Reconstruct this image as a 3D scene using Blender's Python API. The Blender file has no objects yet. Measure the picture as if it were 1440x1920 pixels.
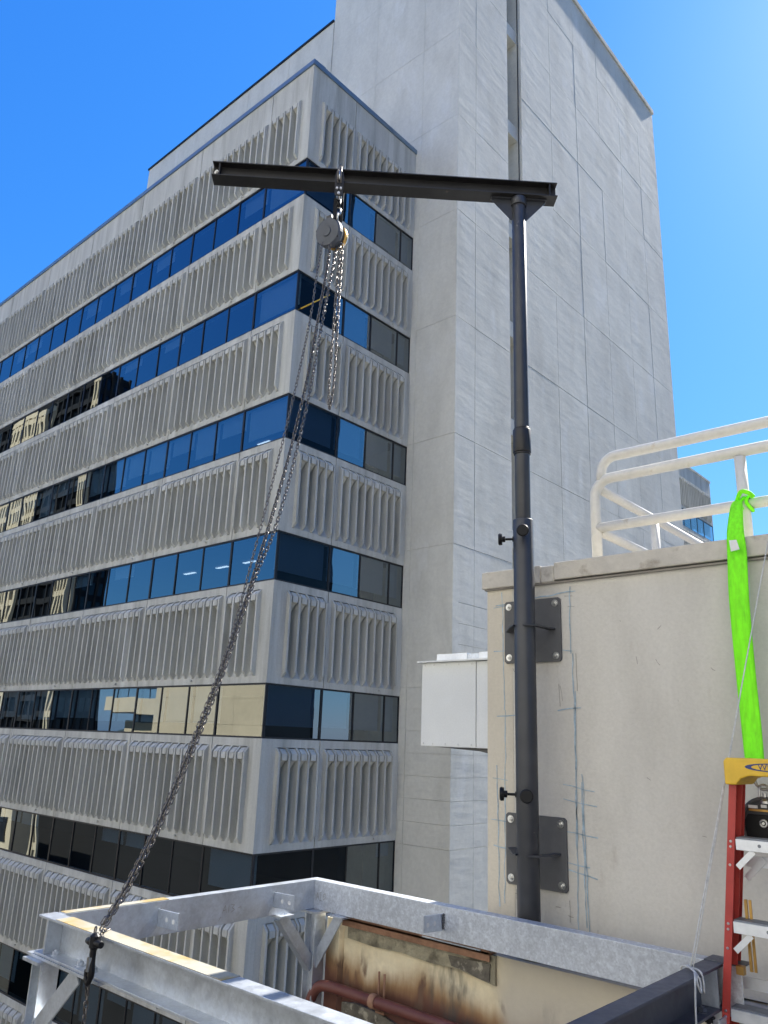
import bpy, math, random
from mathutils import Vector, Matrix
random.seed(7)
sc = bpy.context.scene
R = math.radians

# ------------------------------------------------------------------ camera
cam_d = bpy.data.cameras.new('camera'); cam = bpy.data.objects.new('camera', cam_d)
sc.collection.objects.link(cam); sc.camera = cam
CR = [[0.6627154, -0.7479783, 0.0365606], [0.2357536, 0.1620434, -0.9582078], [0.7107943, 0.6436384, 0.2837272]]
cam.matrix_world = Matrix(((CR[0][0], -CR[1][0], -CR[2][0], 0), (CR[0][1], -CR[1][1], -CR[2][1], 0),
                           (CR[0][2], -CR[1][2], -CR[2][2], 0), (0, 0, 0, 1)))
cam_d.sensor_fit = 'VERTICAL'; cam_d.sensor_height = 36; cam_d.lens = 27.34
cam_d.clip_start = 0.05; cam_d.clip_end = 20000
sc.render.resolution_x = 768; sc.render.resolution_y = 1024

# ------------------------------------------------------------------ sky, sun, exposure
SUN_AZ, SUN_EL = -3.0, 45.0          # azimuth from +X towards +Y
w = bpy.data.worlds.new('World'); sc.world = w; w.use_nodes = True
nt = w.node_tree; nt.nodes.clear()
sky = nt.nodes.new('ShaderNodeTexSky'); sky.sky_type = 'NISHITA'; sky.sun_disc = False
sky.sun_elevation = R(SUN_EL); sky.sun_rotation = R(90 - SUN_AZ)
sky.altitude = 0; sky.air_density = 1.0; sky.dust_density = 0.35; sky.ozone_density = 2.4
bg = nt.nodes.new('ShaderNodeBackground'); bg.inputs['Strength'].default_value = 0.15
out = nt.nodes.new('ShaderNodeOutputWorld')
sep = nt.nodes.new('ShaderNodeSeparateColor'); com = nt.nodes.new('ShaderNodeCombineColor'); nt.links.new(sky.outputs[0], sep.inputs[0])
bg.inputs['Strength'].default_value = 0.1
for i_, (k_, g_) in enumerate(((2.2 * .15 ** 1.32, 1.32), (3.3 * .15 ** .80, .80), (5.0 * .15 ** .35, .35))):   # deep clean blue of the clear sky
    p_ = nt.nodes.new('ShaderNodeMath'); p_.operation = 'POWER'; p_.inputs[1].default_value = g_
    m_ = nt.nodes.new('ShaderNodeMath'); m_.operation = 'MULTIPLY'; m_.inputs[1].default_value = k_
    nt.links.new(sep.outputs[i_], p_.inputs[0]); nt.links.new(p_.outputs[0], m_.inputs[0]); nt.links.new(m_.outputs[0], com.inputs[i_])
nt.links.new(com.outputs[0], bg.inputs[0]); nt.links.new(bg.outputs[0], out.inputs[0])
sun_d = bpy.data.lights.new('sun', 'SUN'); sun_d.energy = 5.0; sun_d.angle = R(0.53); sun_d.color = (1.0, 0.95, 0.87)
sun = bpy.data.objects.new('sun', sun_d); sc.collection.objects.link(sun)
sd = Vector((math.cos(R(SUN_EL)) * math.cos(R(SUN_AZ)), math.cos(R(SUN_EL)) * math.sin(R(SUN_AZ)), math.sin(R(SUN_EL))))
sun.rotation_euler = sd.to_track_quat('Z', 'Y').to_euler()
sc.view_settings.view_transform = 'Standard'; sc.view_settings.look = 'None'
sc.view_settings.exposure = 1.3; sc.view_settings.gamma = 1.0

# ------------------------------------------------------------------ materials
def mat(name, col, rough=0.8, metal=0.0, var=0.12, vscale=1.5, stretch=(1, 1, 1), fine=0.05, fscale=30,
        bump=0.0, bscale=20, bstretch=(1, 1, 1), bdist=0.01, spec=0.5, tint=None, tscale=0.4, tfac=0.5, tlo=0.45, thi=0.7,
        rvar=0.0, vor=0.0, vorscale=30, coat=0.0, tint2=None, t2scale=6, t2lo=.6, t2hi=.7):
    m = bpy.data.materials.new(name); m.use_nodes = True
    n = m.node_tree; N = n.nodes; L = n.links; b = N['Principled BSDF']
    b.inputs['Roughness'].default_value = rough; b.inputs['Metallic'].default_value = metal
    b.inputs['Specular IOR Level'].default_value = spec; b.inputs['Coat Weight'].default_value = coat
    geo = N.new('ShaderNodeNewGeometry')
    def noise(scale, st, det=5):
        mp = N.new('ShaderNodeVectorMath'); mp.operation = 'MULTIPLY'; mp.inputs[1].default_value = st
        L.new(geo.outputs['Position'], mp.inputs[0])
        t = N.new('ShaderNodeTexNoise'); t.inputs['Scale'].default_value = scale; t.inputs['Detail'].default_value = det
        t.inputs['Roughness'].default_value = .6
        L.new(mp.outputs[0], t.inputs['Vector']); return t.outputs['Fac']
    def rng(src, a, c, lo, hi):
        r = N.new('ShaderNodeMapRange'); r.inputs['From Min'].default_value = a; r.inputs['From Max'].default_value = c
        r.inputs['To Min'].default_value = lo; r.inputs['To Max'].default_value = hi; L.new(src, r.inputs[0]); return r.outputs[0]
    def mul(a, b_):
        x = N.new('ShaderNodeMath'); x.operation = 'MULTIPLY'; L.new(a, x.inputs[0]); L.new(b_, x.inputs[1]); return x.outputs[0]
    f = mul(rng(noise(vscale, stretch), .3, .7, 1 - var, 1 + var), rng(noise(fscale, (1, 1, 1), 3), .3, .7, 1 - fine, 1 + fine))
    if vor:
        v = N.new('ShaderNodeTexVoronoi'); v.inputs['Scale'].default_value = vorscale; L.new(geo.outputs['Position'], v.inputs['Vector'])
        bw = N.new('ShaderNodeSeparateColor'); L.new(v.outputs['Color'], bw.inputs[0])
        f = mul(f, rng(bw.outputs[0], 0, 1, 1 - vor, 1 + vor))
    rgb = N.new('ShaderNodeRGB'); rgb.outputs[0].default_value = (*col, 1); c = rgb.outputs[0]
    def tintmix(c, tc, sc_, lo, hi, fac):
        mx = N.new('ShaderNodeMix'); mx.data_type = 'RGBA'; mx.inputs['B'].default_value = (*tc, 1)
        L.new(rng(noise(sc_, stretch), lo, hi, 0, fac), mx.inputs['Factor']); L.new(c, mx.inputs['A']); return mx.outputs['Result']
    if tint: c = tintmix(c, tint, tscale, tlo, thi, tfac)
    if tint2: c = tintmix(c, tint2, t2scale, t2lo, t2hi, .8)
    vm = N.new('ShaderNodeVectorMath'); vm.operation = 'SCALE'; L.new(c, vm.inputs[0]); L.new(f, vm.inputs['Scale'])
    L.new(vm.outputs[0], b.inputs['Base Color'])
    if rvar: L.new(rng(noise(vscale * 4, (1, 1, 1)), .3, .7, rough - rvar, rough + rvar), b.inputs['Roughness'])
    if bump:
        bp = N.new('ShaderNodeBump'); bp.inputs['Strength'].default_value = bump; bp.inputs['Distance'].default_value = bdist
        L.new(noise(bscale, bstretch, 6), bp.inputs['Height']); L.new(bp.outputs[0], b.inputs['Normal'])
    return m

M = {}
M['conc'] = mat('precast_concrete', (.50, .50, .455), .9, var=.15, vscale=2.4, stretch=(1, 1, .09), tint=(.36, .355, .31), tscale=4.0, tfac=.75, tlo=.48, thi=.68, fine=.05, fscale=25, bump=.25, bscale=12, bdist=.01, tint2=(.62, .625, .59), t2scale=1.3, t2lo=.58, t2hi=.72)
M['conc_back'] = mat('precast_flute', (.36, .355, .33), .92, var=.14, vscale=2.5, stretch=(1, 1, .2), tint=(.24, .24, .23), tscale=3, tfac=.5, bump=.2, bscale=14)
M['tower'] = mat('board_formed_concrete', (.65, .64, .57), .88, var=.10, vscale=.5, stretch=(1, 1, .4), tint=(.46, .45, .395), tscale=1.0, tfac=.7, fine=.05, fscale=9, bump=.6, bscale=1.3, bstretch=(.6, .6, 1.9), bdist=.022, tint2=(.70, .70, .66), t2scale=1.1, t2lo=.55, t2hi=.75)
M['alu'] = mat('dark_window_frame', (.018, .02, .024), .45, metal=.3, var=.05)
M['coping_blue'] = mat('blue_grey_metal', (.17, .24, .32), .45, metal=.5, var=.08, vscale=.8)
M['core'] = mat('dark_interior', (.05, .05, .055), .9, var=.1)
M['blind'] = mat('grey_roller_blind', (.66, .70, .74), .9, var=.03)
M['stucco'] = mat('beige_stucco', (.59, .565, .505), .93, var=.05, vscale=1.2, stretch=(1, 1, .35), fine=.04, fscale=60, bump=.4, bscale=30, bdist=.005, tint=(.485, .46, .405), tscale=3.0, tfac=.7, tint2=(.44, .40, .34), t2scale=5, t2lo=.64, t2hi=.74)
M['stucco_edge'] = mat('warm_bounce_stucco', (.58, .53, .43), .93, var=.06, vscale=2, fine=.04, fscale=60, bump=.35, bscale=45, bdist=.004)  # warm bounced light put into the stucco colour
M['coping'] = mat('beige_coping', (.53, .495, .425), .9, var=.10, vscale=4, fine=.05, bump=.4, bscale=25, bdist=.006, tint=(.25, .21, .16), tscale=7, tlo=.6, thi=.72, tfac=.7)
M['chalk'] = mat('blue_chalk', (.33, .43, .50), .95, var=.35, vscale=20)
M['pencil'] = mat('dark_pencil', (.28, .26, .23), .95, var=.2)
M['steel'] = mat('charcoal_painted_steel', (.034, .036, .041), .45, metal=.0, tint=(.055, .056, .058), tscale=3, tint2=(.12, .11, .10), t2scale=14, t2lo=.70, t2hi=.74, var=.15, vscale=6, rvar=.07, bump=.05, bscale=60, spec=.6)
M['steel_beam'] = mat('black_brown_steel', (.016, .015, .0145), .5, metal=.0, tint=(.03, .028, .026), tscale=4, tint2=(.09, .07, .05), t2scale=16, t2lo=.70, t2hi=.74, var=.15, vscale=5, rvar=.08, spec=.5)
M['plate'] = mat('grey_painted_plate', (.10, .10, .10), .55, var=.08, vscale=6, spec=.4)
M['galv'] = mat('galvanised_steel', (.56, .60, .65), .40, metal=.66, var=.10, vscale=5, vor=.06, vorscale=90, rvar=.08, tint=(.42, .44, .45), tscale=8, tfac=.5, bump=.08, bscale=40, bdist=.003)
M['galv_spangle'] = mat('spangled_galvanised_steel', (.56, .59, .63), .45, metal=.5, var=.08, vscale=5, vor=.10, vorscale=120, rvar=.08, tint=(.68, .72, .76), tscale=30, tlo=.5, thi=.62, tfac=.6)
M['galv_rust'] = mat('yellow_stained_galvanised_steel', (.46, .44, .36), .5, metal=.35, var=.08, vscale=6, tint=(.50, .34, .10), tscale=5, tlo=.45, thi=.62, tfac=.85, tint2=(.46, .22, .05), t2scale=8, t2lo=.64, t2hi=.72)
M['primer'] = mat('dark_grey_galvanised_steel', (.09, .10, .125), .5, metal=.4, var=.10, vscale=7, rvar=.08)
M['bolt'] = mat('zinc_bolt', (.62, .62, .60), .3, metal=.9, var=.1)
M['black'] = mat('black_plastic', (.008, .008, .009), .45, var=.1, spec=.25)
M['chain'] = mat('blackened_chain_steel', (.17, .155, .14), .33, metal=.8, var=.3, vscale=40)
M['hoist_grey'] = mat('grey_hoist_cover', (.085, .095, .115), .55, metal=.1, var=.08, vscale=15)
M['brass'] = mat('brass_yellow_metal', (.55, .33, .10), .35, metal=.8, var=.15, vscale=20)
M['chrome'] = mat('bright_steel', (.55, .55, .54), .3, metal=.95, var=.08, vscale=20)
M['rail'] = mat('off_white_painted_pipe', (.66, .64, .58), .55, var=.05, vscale=6, tint=(.50, .42, .30), tscale=12, tlo=.66, thi=.72, tfac=.6, bump=.08, bscale=40, bdist=.003)
M['green'] = mat('lime_green_webbing', (.22, .92, .004), .75, var=.14, vscale=9, stretch=(6, 6, .4), tint=(.07, .50, .01), tscale=6, tlo=.55, thi=.75, tfac=.5, bump=.3, bscale=90, bdist=.003)
M['green_dark'] = mat('dark_green_stitching', (.09, .60, .008), .8, var=.2, vscale=60)
M['rope'] = mat('white_rope', (.55, .55, .52), .8, var=.15, vscale=60)
M['yellow'] = mat('yellow_plastic', (.72, .45, .035), .5, var=.08, vscale=12, tint=(.40, .28, .08), tscale=14, tlo=.62, thi=.72, tfac=.6)
M['red'] = mat('red_fibreglass', (.42, .045, .035), .5, var=.08, vscale=10, fine=.06)
M['alumin'] = mat('brushed_aluminium', (.74, .76, .78), .4, metal=.6, var=.08, vscale=12)
M['tread'] = mat('grooved_aluminium_tread', (.22, .24, .27), .5, metal=.6, var=.12, vscale=20)
M['blue'] = mat('navy_print', (.02, .04, .16), .5, var=.05)
M['white'] = mat('white_label', (.72, .72, .70), .6, var=.05)
M['redlabel'] = mat('red_label', (.45, .06, .08), .6, var=.05)
M['rust_low'] = mat('heavy_rust_stain', (.36, .13, .05), .9, var=.3, vscale=5, tint=(.12, .05, .03), tscale=6, tfac=.7, bump=.4, bscale=25, tint2=(.45, .30, .15), t2scale=5, t2lo=.58, t2hi=.7)
M['mortar'] = mat('grey_brown_mortar', (.30, .27, .19), .95, var=.25, vscale=9, tint=(.10, .085, .06), tscale=6, tlo=.5, thi=.62, tfac=.85, bump=.9, bscale=25, bdist=.02)
M['dark_mortar'] = mat('black_stained_mortar', (.14, .125, .10), .95, var=.4, vscale=12, tint=(.36, .33, .26), tscale=14, tlo=.55, thi=.62, tfac=.9, bump=.9, bscale=30, bdist=.02)
M['pipe'] = mat('oxide_red_pipe', (.13, .036, .025), .55, var=.25, vscale=10, tint=(.10, .04, .03), tscale=10, tfac=.6, bump=.2, bscale=40, bdist=.004)
M['rust_metal'] = mat('rusted_angle', (.28, .15, .09), .8, var=.3, vscale=12, bump=.5, bscale=40)
M['duct'] = mat('white_grey_painted_sheet', (.74, .75, .72), .7, var=.05, vscale=1.2, fine=.03, fscale=60, bump=.12, bscale=30, bdist=.003)
M['deck'] = mat('grey_roof_membrane', (.22, .21, .20), .9, var=.15, vscale=2, bump=.3, bscale=20)
M['asphalt'] = mat('asphalt', (.09, .088, .082), .9, var=.2, vscale=.05)
M['dark_clad'] = mat('dark_bronze_cladding', (.028, .027, .026), .7, var=.15, vscale=.1, spec=.15)
M['dark_glass'] = mat('dark_tower_glass', (.01, .013, .018), .15, var=.1, vscale=.2, spec=.6)
M['beige_clad'] = mat('beige_stone_cladding', (.62, .51, .34), .85, var=.08, vscale=.3, fine=.04, fscale=2)
M['pale'] = mat('pale_bounce_render', (.74, .725, .665), .9, var=.06, vscale=.3)  # bright finish of the added bounce blocks
M['host'] = mat('beige_rendered_facade', (.42, .38, .31), .9, var=.08, vscale=.5)
M['hill'] = mat('distant_hill', (.06, .09, .10), .95, var=.2, vscale=.01)

def glass_mat():
    m = bpy.data.materials.new('tinted_reflective_glass'); m.use_nodes = True
    n = m.node_tree; N = n.nodes; L = n.links; N.clear()
    o = N.new('ShaderNodeOutputMaterial'); mx = N.new('ShaderNodeMixShader')
    g = N.new('ShaderNodeBsdfGlossy'); g.inputs['Roughness'].default_value = .004; g.inputs['Color'].default_value = (.80, .90, .96, 1)
    t = N.new('ShaderNodeBsdfTransparent'); t.inputs['Color'].default_value = (.24, .33, .42, 1)
    f = N.new('ShaderNodeLayerWeight'); f.inputs['Blend'].default_value = .32
    r = N.new('ShaderNodeMapRange'); r.inputs['To Min'].default_value = .20; r.inputs['To Max'].default_value = .95
    L.new(f.outputs['Fresnel'], r.inputs[0]); L.new(r.outputs[0], mx.inputs[0]); L.new(t.outputs[0], mx.inputs[1]); L.new(g.outputs[0], mx.inputs[2])
    geo = N.new('ShaderNodeNewGeometry'); ns = N.new('ShaderNodeTexNoise'); ns.inputs['Scale'].default_value = .55; ns.inputs['Detail'].default_value = 1.0
    L.new(geo.outputs['Position'], ns.inputs['Vector'])
    b = N.new('ShaderNodeBump'); b.inputs['Strength'].default_value = .06; b.inputs['Distance'].default_value = .05
    L.new(ns.outputs['Fac'], b.inputs['Height']); L.new(b.outputs[0], g.inputs['Normal'])
    L.new(mx.outputs[0], o.inputs[0]); return m
M['glass'] = glass_mat()
def rust_mat():
    """cream render with rust bleeding up from the pipe and a black stain below the broken end of the mortar"""
    m = mat('rust_stained_render', (.72, .63, .44), .9, var=.08, vscale=3, fine=.06, tint=(.62, .50, .30), tscale=4, bump=.4, bscale=25, bdist=.006)
    n = m.node_tree; N = n.nodes; L = n.links; b = N['Principled BSDF']; src = b.inputs['Base Color'].links[0].from_socket
    geo = N.new('ShaderNodeNewGeometry'); sp = N.new('ShaderNodeSeparateXYZ'); L.new(geo.outputs['Position'], sp.inputs[0])
    def nz(scale, st, det=6):
        mp = N.new('ShaderNodeVectorMath'); mp.operation = 'MULTIPLY'; mp.inputs[1].default_value = st; L.new(geo.outputs['Position'], mp.inputs[0])
        t = N.new('ShaderNodeTexNoise'); t.inputs['Scale'].default_value = scale; t.inputs['Detail'].default_value = det; L.new(mp.outputs[0], t.inputs['Vector']); return t.outputs['Fac']
    def math_(op, a, c):
        x = N.new('ShaderNodeMath'); x.operation = op
        for i, q in enumerate((a, c)):
            if isinstance(q, (int, float)): x.inputs[i].default_value = q
            else: L.new(q, x.inputs[i])
        return x.outputs[0]
    def ramp(s, a, c):
        r = N.new('ShaderNodeMapRange'); r.interpolation_type = 'SMOOTHSTEP'; r.inputs['From Min'].default_value = a; r.inputs['From Max'].default_value = c; L.new(s, r.inputs[0]); return r.outputs[0]
    def mix(c, fac, col):
        mx = N.new('ShaderNodeMix'); mx.data_type = 'RGBA'; mx.inputs['B'].default_value = (*col, 1); L.new(fac, mx.inputs['Factor']); L.new(c, mx.inputs['A']); return mx.outputs['Result']
    z = math_('ADD', sp.outputs[2], math_('MULTIPLY', math_('SUBTRACT', nz(5, (1, 1, .25)), .5), .34))
    c = mix(src, ramp(z, -1.13, -1.26), (.30, .175, .08)); c = mix(c, ramp(z, -1.22, -1.32), (.12, .048, .03)); 
    spot = math_('MULTIPLY', ramp(nz(9, (1, 1, .4)), .56, .66), ramp(z, -1.05, -1.2)); c = mix(c, spot, (.14, .08, .05))
    v = math_('ADD', sp.outputs[1], math_('MULTIPLY', math_('SUBTRACT', nz(7, (1, 1, .6)), .5), .22))
    blk = math_('MULTIPLY', math_('MULTIPLY', ramp(v, 2.52, 2.58), ramp(v, 2.84, 2.74)), math_('MULTIPLY', ramp(nz(11, (1, 1, .3)), .35, .6), ramp(sp.outputs[2], -1.04, -1.09)))
    c = mix(c, blk, (.07, .065, .055))
    rr_ = math_('MULTIPLY', ramp(v, 2.30, 2.45), 1.0); inv = math_('SUBTRACT', 1.0, rr_); c = mix(c, math_('MULTIPLY', inv, .8), (.46, .42, .35))
    L.new(c, b.inputs['Base Color']); return m
M['rust'] = rust_mat()
def emis(name, col, s):
    m = bpy.data.materials.new(name); m.use_nodes = True; b = m.node_tree.nodes['Principled BSDF']
    b.inputs['Emission Color'].default_value = (*col, 1); b.inputs['Emission Strength'].default_value = s; return m
M['lamp'] = emis('lit_ceiling_lamp', (1, .97, .9), 1.1)

# ------------------------------------------------------------------ mesh helpers
COL = sc.collection
WO = {}                       # world origin of unrotated objects
def tag(o, label=None, cat=None, group=None, kind=None):
    if label: o['label'] = label
    if cat: o['category'] = cat
    if group: o['group'] = group
    if kind: o['kind'] = kind
    return o
def empty(name, loc, label, cat, group=None, rz=0):
    o = bpy.data.objects.new(name, None); COL.objects.link(o); o.location = loc; o.rotation_euler = (0, 0, rz)
    o.empty_display_size = .2
    WO[o] = Vector(loc); tag(o, label, cat, group); return o
class MB:
    def __init__(s): s.v = []; s.f = []; s.sm = []
    def add(s, vs, fs, smooth=False):
        k = len(s.v); s.v += [tuple(p) for p in vs]; s.f += [[i + k for i in f] for f in fs]; s.sm += [smooth] * len(fs); return s
    def box(s, a, b):
        x0, y0, z0 = [min(p, q) for p, q in zip(a, b)]; x1, y1, z1 = [max(p, q) for p, q in zip(a, b)]
        return s.add([(x0, y0, z0), (x1, y0, z0), (x1, y1, z0), (x0, y1, z0), (x0, y0, z1), (x1, y0, z1), (x1, y1, z1), (x0, y1, z1)],
                     [(0, 3, 2, 1), (4, 5, 6, 7), (0, 1, 5, 4), (1, 2, 6, 5), (2, 3, 7, 6), (3, 0, 4, 7)])
    def prism(s, prof, o, ax, bx, ex, length):
        """extrude a 2-D profile (a along ax, b along bx) from o along ex"""
        o, ax, bx, ex = map(Vector, (o, ax, bx, ex)); n = len(prof)
        if ax.cross(bx).dot(ex) < 0: prof = prof[::-1]
        area = sum(prof[i][0] * prof[(i + 1) % n][1] - prof[(i + 1) % n][0] * prof[i][1] for i in range(n))
        if (area < 0) != (ax.cross(bx).dot(ex) < 0): prof = prof[::-1]
        p0 = [o + ax * a + bx * b for a, b in prof]; p1 = [p + ex * length for p in p0]
        flip = ax.cross(bx).dot(ex) < 0
        fs = [list(range(n))[::-1], list(range(n, 2 * n))] + [[i, (i + 1) % n, (i + 1) % n + n, i + n] for i in range(n)]
        # consistent outward normals fixed in build()
        return s.add(p0 + p1, fs)
    def tube(s, pts, r, seg=12, caps=True, smooth=True):
        pts = [Vector(p) for p in pts]; rs = r if isinstance(r, (list, tuple)) else [r] * len(pts)
        t0 = (pts[1] - pts[0]).normalized(); up = Vector((0, 0, 1)) if abs(t0.z) < .9 else Vector((1, 0, 0))
        nrm = t0.cross(up).normalized(); vs = []; k = len(pts)
        for i, p in enumerate(pts):
            t = (pts[min(i + 1, k - 1)] - pts[max(i - 1, 0)]).normalized()
            nrm = (nrm - t * nrm.dot(t)).normalized(); bn = t.cross(nrm)
            for j in range(seg):
                a = 2 * math.pi * j / seg; vs.append(p + (nrm * math.cos(a) + bn * math.sin(a)) * rs[i])
        fs = [[i * seg + j, i * seg + (j + 1) % seg, (i + 1) * seg + (j + 1) % seg, (i + 1) * seg + j] for i in range(k - 1) for j in range(seg)]
        s.add(vs, fs, smooth)
        if caps:
            b = len(s.v) - len(vs)
            s.f += [[b + j for j in range(seg)][::-1], [b + (k - 1) * seg + j for j in range(seg)]]; s.sm += [False, False]
        return s
    def lathe(s, o, ax, prof, seg=20, smooth=False):
        """prof = [(distance along ax, radius)]"""
        ax = Vector(ax).normalized(); o = Vector(o)
        return s.tube_var([o + ax * d for d, _ in prof], [r for _, r in prof], ax, seg, smooth)
    def tube_var(s, pts, rs, ax, seg, smooth):
        up = Vector((0, 0, 1)) if abs(ax.z) < .9 else Vector((1, 0, 0)); n = ax.cross(up).normalized(); b = ax.cross(n)
        vs = [p + (n * math.cos(2 * math.pi * j / seg) + b * math.sin(2 * math.pi * j / seg)) * r for p, r in zip(pts, rs) for j in range(seg)]
        k = len(pts)
        fs = [[i * seg + j, i * seg + (j + 1) % seg, (i + 1) * seg + (j + 1) % seg, (i + 1) * seg + j] for i in range(k - 1) for j in range(seg)]
        fs += [[j for j in range(seg)][::-1], [(k - 1) * seg + j for j in range(seg)]]
        return s.add(vs, fs, smooth)
    def mesh(s, name, m, off=Vector((0, 0, 0)), bevel=False):
        me = bpy.data.meshes.new(name); me.from_pydata([tuple(Vector(p) - off) for p in s.v], [], s.f)
        for p, q in zip(me.polygons, s.sm): p.use_smooth = q
        me.materials.append(M[m] if isinstance(m, str) else m)
        if name == 'glass': me.update(); return me       # panes keep their outward facing order
        import bmesh
        bm = bmesh.new(); bm.from_mesh(me); bmesh.ops.recalc_face_normals(bm, faces=bm.faces); bm.to_mesh(me); bm.free()
        me.update(); return me
    def build(s, name, m, parent=None, label=None, bevel=0, kind=None):
        off = WO.get(parent, Vector((0, 0, 0))) if parent else Vector((0, 0, 0))
        o = bpy.data.objects.new(name, s.mesh(name, m, off)); COL.objects.link(o); o.parent = parent
        if parent: WO[o] = off
        if bevel:
            b = o.modifiers.new('bevel', 'BEVEL'); b.width = bevel; b.segments = 2; b.limit_method = 'ANGLE'; b.angle_limit = R(40)
        tag(o, label, kind=kind); return o
def inst(name, me, parent, loc, rz=0, label=None):
    o = bpy.data.objects.new(name, me); COL.objects.link(o); o.parent = parent
    o.location = Vector(loc) - WO.get(parent, Vector((0, 0, 0))); o.rotation_euler = (0, 0, rz); tag(o, label); return o
def catmull(P, n=12):
    P = [Vector(p) for p in P]; Q = [2 * P[0] - P[1]] + P + [2 * P[-1] - P[-2]]; out = []
    for i in range(1, len(Q) - 2):
        for k in range(n):
            t = k / n; a, b, c, d = Q[i - 1:i + 3]
            out.append(.5 * ((2 * b) + (c - a) * t + (2 * a - 5 * b + 4 * c - d) * t * t + (3 * b - a - 3 * c + d) * t ** 3))
    return out + [P[-1]]
def chain(mb, P, pitch, wire, width, n=14, spin=0.0):
    pts = catmull(P, n); acc = 0; pos = []; 
    d = [0]
    for a, b in zip(pts, pts[1:]): d.append(d[-1] + (b - a).length)
    k = 0; s_ = 0; i = 0
    while s_ < d[-1]:
        while d[i + 1] < s_: i += 1
        f = (s_ - d[i]) / (d[i + 1] - d[i]); pos.append((pts[i].lerp(pts[i + 1], f), (pts[i + 1] - pts[i]).normalized())); s_ += pitch
    for k, (p, t) in enumerate(pos):
        u = t.cross(Vector((0, 0, 1)) if abs(t.z) < .95 else Vector((1, 0, 0))).normalized(); v = t.cross(u)
        a = spin + k * math.pi / 2 + random.uniform(-.25, .25); u = u * math.cos(a) + v * math.sin(a); v = t.cross(u)
        hl = pitch / 2 + wire * .9; hw = width / 2 - wire / 2; rr = hw
        loop = []
        for q in range(8):
            an = math.pi * q / 7 if q < 4 else math.pi * (q) / 7
            an = 2 * math.pi * (q + .5) / 8; ca, sa = math.cos(an), math.sin(an)
            off = (hl - rr) * (1 if sa > 0 else -1)
            loop.append((p + u * (rr * ca * 1.04) + t * (rr * sa + off), u * ca + t * sa))
        vs = []
        for c, nr in loop:
            for j in range(5):
                b = 2 * math.pi * j / 5; vs.append(c + (nr * math.cos(b) + v * math.sin(b)) * wire / 2)
        fs = [[i_ * 5 + j, i_ * 5 + (j + 1) % 5, ((i_ + 1) % 8) * 5 + (j + 1) % 5, ((i_ + 1) % 8) * 5 + j] for i_ in range(8) for j in range(5)]
        mb.add(vs, fs, True)
    return mb
def bolt(mb, o, ax, r=.014, h=.010):
    mb.lathe(o, ax, [(0, r * 1.5), (.003, r * 1.5)], 14); mb.lathe(Vector(o) + Vector(ax).normalized() * .003, ax, [(0, r), (h, r)], 6)
    mb.lathe(Vector(o) + Vector(ax).normalized() * (.003 + h), ax, [(0, r * .5), (.006, r * .5)], 8); return mb
def text_mesh(txt, size, depth):
    c = bpy.data.curves.new('lettering', 'FONT'); c.body = txt; c.size = size; c.extrude = depth; c.align_x = 'CENTER'; c.align_y = 'CENTER'
    o = bpy.data.objects.new('lettering', c); COL.objects.link(o)
    dg = bpy.context.evaluated_depsgraph_get(); me = bpy.data.meshes.new_from_object(o.evaluated_get(dg))
    bpy.data.objects.remove(o); return me

# ================================================================== ribbed office wings
U0, V0 = 12.824, 15.348
BAY, FLOOR, SP, WH = 3.95, 3.95, 2.61, 1.34
def zb(k): return -0.02 + FLOOR * k
def panel_mesh(w, h, x_first, nfin, zt_rib, plain0=0.0, name='spandrel_panel'):
    """local: x along, -y outward, z 0 = underside, h = top. ribs on a recessed flute floor"""
    P = 0.33; mb = MB(); rt = zt_rib; rb = .17; d = .16
    xl = x_first - .03; xr = x_first + (nfin - 1) * P + .03
    mb.box((0, .0, 0), (w, .28, rb)); mb.box((0, 0, rt), (w, .28, h))
    if xl > .001: mb.box((0, 0, rb), (xl, .28, rt))
    if xr < w - .001: mb.box((xr, 0, rb), (w, .28, rt))
    mb.box((max(xl, 0), d, rb), (min(xr, w), .28, rt))
    for i in range(nfin):
        x = x_first + i * P; fw = .030
        fin = [(d, rt), (-.0, rt - .0), (-.13, rt - .15), (-.13, rb + .13), (-.03, rb + .02), (d, rb + .0)]
        mb.prism(fin, (x - fw, 0, 0), (0, 1, 0), (0, 0, 1), (1, 0, 0), 2 * fw)
        # small flared foot of the fin
        mb.add([(x - fw, d, rb + .7), (x - fw - .01, d, rb + .7), (x - fw, .0, rb + .7), (x - fw, d, rb), (x - fw - .06, d, rb), (x - fw, -.03, rb)], [(0, 1, 2), (3, 5, 4), (1, 4, 5, 2)])
        mb.add([(x + fw, d, rb + .7), (x + fw + .01, d, rb + .7), (x + fw, .0, rb + .7), (x + fw, d, rb), (x + fw + .06, d, rb), (x + fw, -.03, rb)], [(0, 2, 1), (3, 4, 5), (1, 2, 5, 4)])
        # ramp at foot of flute and arch under hood
        if i < nfin - 1:
            a, b = x + fw, min(x + P - fw, w - .02)
            mb.prism([(d, rb + .30), (0, rb), (d, rb)], (a, 0, 0), (0, 1, 0), (0, 0, 1), (1, 0, 0), b - a)
            hood = [(d, rt), (0, rt - .03), (-.125, rt - .15), (-.125, rt - .30), (-.04, rt - .33), (.03, rt - .42), (d, rt - .56)]
            mb.prism(hood, (a + .055, 0, 0), (0, 1, 0), (0, 0, 1), (1, 0, 0), b - a - .095)
    # tie-back eye near the underside
    if w > 3: 
        mb.lathe((w * .70, 0, .10), (0, -1, 0), [(0, .022), (.05, .018)], 8); mb.lathe((w * .70, -.05, .10), (0, -1, 0), [(0, .035), (.012, .035)], 8)
    return mb.mesh(name, 'conc')
G = .015
PM = {}
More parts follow.
